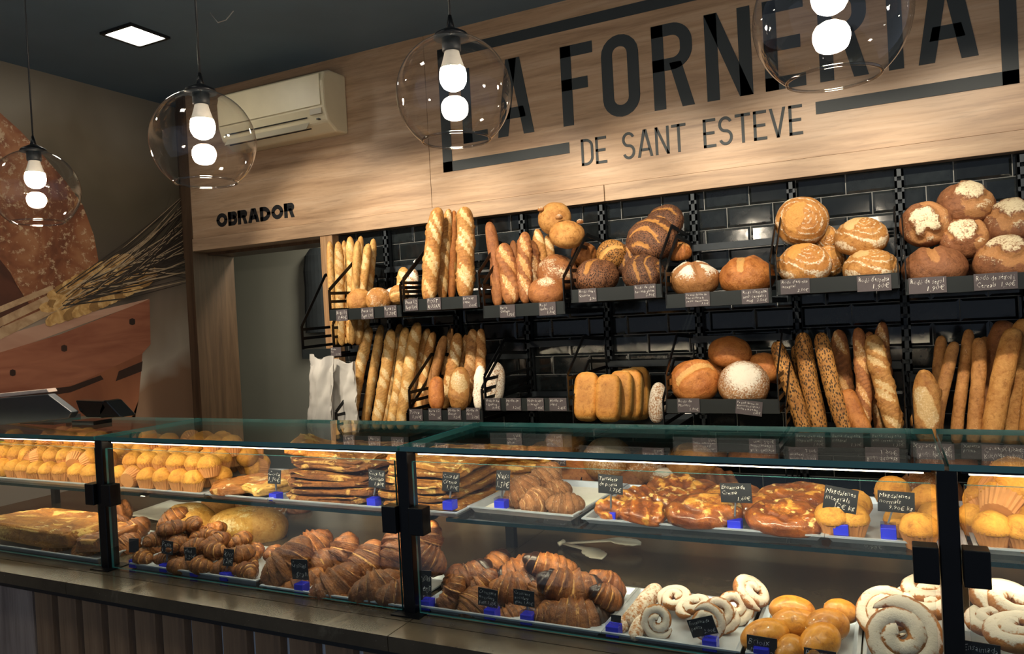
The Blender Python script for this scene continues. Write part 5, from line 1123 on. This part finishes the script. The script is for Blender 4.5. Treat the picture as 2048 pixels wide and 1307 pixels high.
# ------------------------------------------------------------------ counter signs
m_blue = plain('blue_sign_block', '#2a32c8', .25, 0, .08, 20); m_clear = glass('clear_block', (.85, .88, 1, 1), 1.2)
m_pin = plain('grey_sign_clip', '#6d7078', .4, .5)
def sign(bx, by, cx_, cy_, w, h, Y, lines, label, rot=0., yaw=0.):
    loc = onY(bx, by, Y); k = mpp(loc); loc.z = max(loc.z, (ZS if by < 1100 and bx > 500 else ZW) + .0155); r = empty('price_sign', loc); tag(r, label, 'sign', 'black price cards on blue blocks'); b = .0125
    MB().box(-b, b, -b, b, -b, b * .55).build('block', m_blue, r, bevel=.001); MB().box(-b, b, -b, b, b * .55, b).build('clear_top', m_clear, r)
    c = onY(cx_, cy_, Y) - loc; W_, H_ = w * k, h * k
    MB().bar((0, .002, b), (c.x * .9, .002, c.z), .004, .003, (0, 1, 0)).build('pin', m_pin, r)
    cd = MB().box(-W_ / 2, W_ / 2, -.0012, .0004, -H_ / 2, H_ / 2).build('card', m_cardk, r); cd.location = c; cd.rotation_euler = (0, rot, yaw)
    if lines: writing(lines, W_, H_, cd, None, int(bx))
    return r
SG = [(552, 990, 549, 953, 26, 28, 1.45, ['Coca', '1,70€'], 'small slanted black card before the pale folded pastry', .1, .4), (748, 1000, 754, 957, 40, 36, 1.45, ['Coca full', 'Xocolata', '1,80€'], 'black card reading Coca full Xocolata', .05, 0), (900, 1006, 902, 963, 36, 38, 1.45, ['Coca full', 'Crema', '1,90€'], 'black card reading Coca full Crema', .1, .2), (1003, 1005, 1006, 960, 28, 40, 1.49, ['Xuixo', '1,50€'], 'narrow turned black card before the sugared croissants', .1, .6),
      (1222, 1028, 1221, 968, 51, 38, 1.475, ['Tartaleta', 'de poma', '1,75€'], 'black card reading Tartaleta de poma', .04, 0), (1470, 1045, 1472, 985, 61, 39, 1.475, ['Ensaimada', 'Crema', '1,60€'], 'black card reading Ensaimada Crema', -.03, 0), (1682, 1053, 1681, 998, 62, 48, 1.475, ['Magdalenes', 'integrals', '12€ kg'], 'black card reading Magdalenes integrals', .16, 0), (1777, 1060, 1792, 1003, 66, 42, 1.475, ['Magdalenes', 'normals', '9,90€ kg'], 'black card reading Magdalenes normals', .03, 0),
      (604, 1178, 600, 1138, 42, 40, 1.325, ['Croissant', 'gran'], 'black card reading Croissant gran', -.05, 0), (333, 1132, 335, 1094, 26, 27, 1.33, ['Petit', '1,10€'], 'black card among the twisted pastries, slightly turned', .1, .2), (394, 1142, 381, 1107, 30, 27, 1.33, ['Mini', '1,20€'], 'black card in the middle of the twisted pastries', -.05, .1), (454, 1152, 457, 1114, 20, 34, 1.33, ['Xoco', '1,20€'], 'narrow tilted black card at the end of the twisted pastries', .15, .5),
      (272, 1123, 268, 1090, 20, 28, 1.33, [], 'small dark card by the thin black post', .05, .4), (855, 1212, 850, 1165, 26, 50, 1.33, ['Croissant', 'petit'], 'dark card beside the thick black post on the chocolate tray', .05, .4), (985, 1238, 976, 1194, 44, 36, 1.33, ['Croissant', 'xocolata', 'petit 1,65€'], 'black card reading Croissant xocolata petit', .06, 0), (1057, 1240, 1048, 1195, 46, 32, 1.33, ['Croissant', 'xocolata', 'gran 1,80€'], 'black card reading Croissant xocolata gran', .03, 0),
      (1228, 1258, 1232, 1236, 20, 14, 1.33, [], 'low blue block sign before the thin sugared sticks', .1, .2), (1422, 1298, 1405, 1252, 54, 36, 1.33, ['Ensaimada', 'petita', '2,00€'], 'crooked black card reading Ensaimada petita', -.32, 0), (1525, 1318, 1524, 1292, 58, 40, 1.325, ['Brioix', 'normal'], 'black card reading Brioix normal', .03, 0), (1640, 1335, 1640, 1318, 60, 40, 1.325, ['Brioix', 'crema'], 'black card reading Brioix below the filled buns', .03, 0), (1965, 1330, 1962, 1306, 66, 44, 1.33, ['Ensaimada', 'sant'], 'black card before the biggest sugared coils', .04, 0)]
for a in SG: sign(*a)

# ------------------------------------------------------------------ till end, bags and things behind the counter
pos = empty('till_screen', (-2.42, 1.49, ZT)); tag(pos, 'dark till screen seen from behind, lying low on the glass top', 'till')
m_dk = plain('dark_grey_plastic', '#2b2f33', .4, 0, .1, 20)
scr = [onY(-60, 800, 1.44), onY(95, 788, 1.44), onY(143, 824, 1.44), onY(136, 836, 1.44), onY(-60, 856, 1.44)]
MB().prism([p - pos.location for p in scr][::-1], (0, .025, 0)).build('screen_back', m_dk, pos, bevel=.003)
MB().prism([p - pos.location for p in (onY(-60, 792, 1.455), onY(93, 777, 1.455), onY(97, 784, 1.455), onY(-60, 801, 1.455))][::-1], (0, .03, 0)).build('bezel', plain('pale_bezel', '#c9b5a8', .4), pos, bevel=.002)
MB().box(-.16, .02, .03, .12, 0, .012).build('foot', m_dk, pos)
ct_ = empty('card_terminal', (-2.16, 1.47, ZT)); tag(ct_, 'small glossy black card terminal tilted on the glass top', 'card reader')
m_gb = plain('glossy_black_plastic', '#0d0f10', .12, 0, .1, 20)
P_ = lambda x, y: onY(x, y, 1.46) - ct_.location
MB().prism([P_(150, 800), P_(205, 802), P_(212, 815), P_(200, 834), P_(172, 834), P_(158, 822)][::-1], (0, .03, 0)).build('screen_unit', m_gb, ct_, bevel=.004)
MB().prism([P_(206, 800), P_(214, 802), P_(244, 834), P_(200, 836), P_(198, 822)][::-1], (0, .05, 0)).build('keypad_unit', m_gb, ct_, bevel=.004)
MB().box(-.06, .04, -.01, .05, 0, .012).build('stand', m_gb, ct_)
bag_m = plain('white_paper_bag', '#bab7b1', .85, 0, .05, 12, .6)
def bag(px, py, w, h, Y, rot, label, seed):
    loc = onY(px, py, Y); n, m = 14, 26; vs = []
    for s in (0, 1):
        for j in range(m + 1):
            for i in range(n + 1):
                u, v = i / n - .5, j / m; ww = w * (1 - .12 * v); pt = np.array([u * 4, v * 6, s * 3.])
                d = .045 * math.cos(u * math.pi) * (.35 + .65 * (1 - v)) * (1 if s == 0 else -.25) + .05 * float(fbm(pt[None] * 1.2, seed)[0]) + .02 * abs(float(fbm(pt[None] * np.array([[2.5, 1.2, 1]]), seed + 2)[0]))
                vs.append((u * ww + .02 * float(fbm(pt[None] * .7, seed + 3)[0]), -d, (v - .5) * h + (.012 * math.sin(u * 7 + seed) if j == m else 0)))
    fs = []; o2 = (n + 1) * (m + 1)
    for j in range(m):
        for i in range(n):
            a = j * (n + 1) + i; fs.append((a, a + 1, a + n + 2, a + n + 1)); fs.append((a + o2, a + n + 1 + o2, a + n + 2 + o2, a + 1 + o2))
    for j in range(m):
        for e in (0, n): a = j * (n + 1) + e; fs.append((a, a + n + 1, a + n + 1 + o2, a + o2))
    return put('paper_bag', pymesh('paper_bag', vs, fs, True), Matrix.Translation(loc) @ Matrix.Rotation(rot, 4, 'Y'), label, 'paper bag', 'paper bags hanging by the doorway')
for a in ((642, 812, .16, .50, 3.02, .09, 'creased white paper bag hanging in front beside the doorway', 5), (685, 815, .20, .48, 3.10, .02, 'crumpled white paper bag behind another, beside baguettes', 9)):
    o = bag(*a); o.data.materials.append(bag_m)
nb = empty('paper_notice', onY(30, 905, 1.80)); tag(nb, 'yellow-edged white printed notice behind the small muffins', 'notice')
MB().box(-.16, .075, 0, .004, -.055, .045).build('sheet', plain('notice_paper', '#d8d6bd', .7, 0, .05, 60), nb); m_yel = plain('yellow_edge', '#d8d23a', .5)
for a in ((-.16, .075, -.002, 0, .036, .045), (.064, .075, -.002, 0, -.055, .062)): MB().box(*a).build('yellow_border', m_yel, nb)
for i in range(5): MB().box(-.13, .04 - .02 * (i % 2), -.001, 0, .018 - i * .013, .022 - i * .013).build('print_line', plain('grey_print', '#8f9087', .7), nb)
m_tub = plain('blue_plastic_tub', '#2b5a94', .35); tb = MB().lathe([(.0, -.06), (.10, -.058), (.125, -.03), (.14, .06), (.135, .06), (.12, -.025), (0, -.05)], 28).build('blue_tub', m_tub, None, True)
bt = empty('back_table', (-2.9, 2.55, 0)); tag(bt, 'dark low work table behind the counter', 'table')
MB().box(-.55, .60, -.22, .25, .82, .85).build('table_top', m_black2, bt)
for sx in (-.5, .55):
    for sy_ in (-.18, .2): MB().box(sx - .02, sx + .02, sy_ - .02, sy_ + .02, 0, .82).build('leg', m_black, bt)
tb.location = (-3.18, 2.5, .91); tag(tb, 'round blue plastic tub on the dark table behind the counter', 'tub')
m_bot = glass('water_bottle_plastic', (.75, .87, .97, 1), 1.6); m_capb = plain('blue_bottle_cap', '#2449a8', .4)
for i in range(8):
    r = MB().lathe([(0, 0), (.030, 0), (.033, .01), (.033, .05), (.030, .06), (.033, .07), (.033, .13), (.028, .16), (.013, .185), (.013, .20)], 16).build('water_bottle', m_bot, None, True); r.location = (-2.78 + (i % 4) * .085, 2.42 + (i // 4) * .09, .85)
    MB().lathe([(.014, .196), (.015, .198), (.015, .214), (0, .214)], 12).build('cap', m_capb, r, True); tag(r, 'clear water bottle with blue cap on the dark table behind the counter', 'bottle', 'water bottles behind the counter')
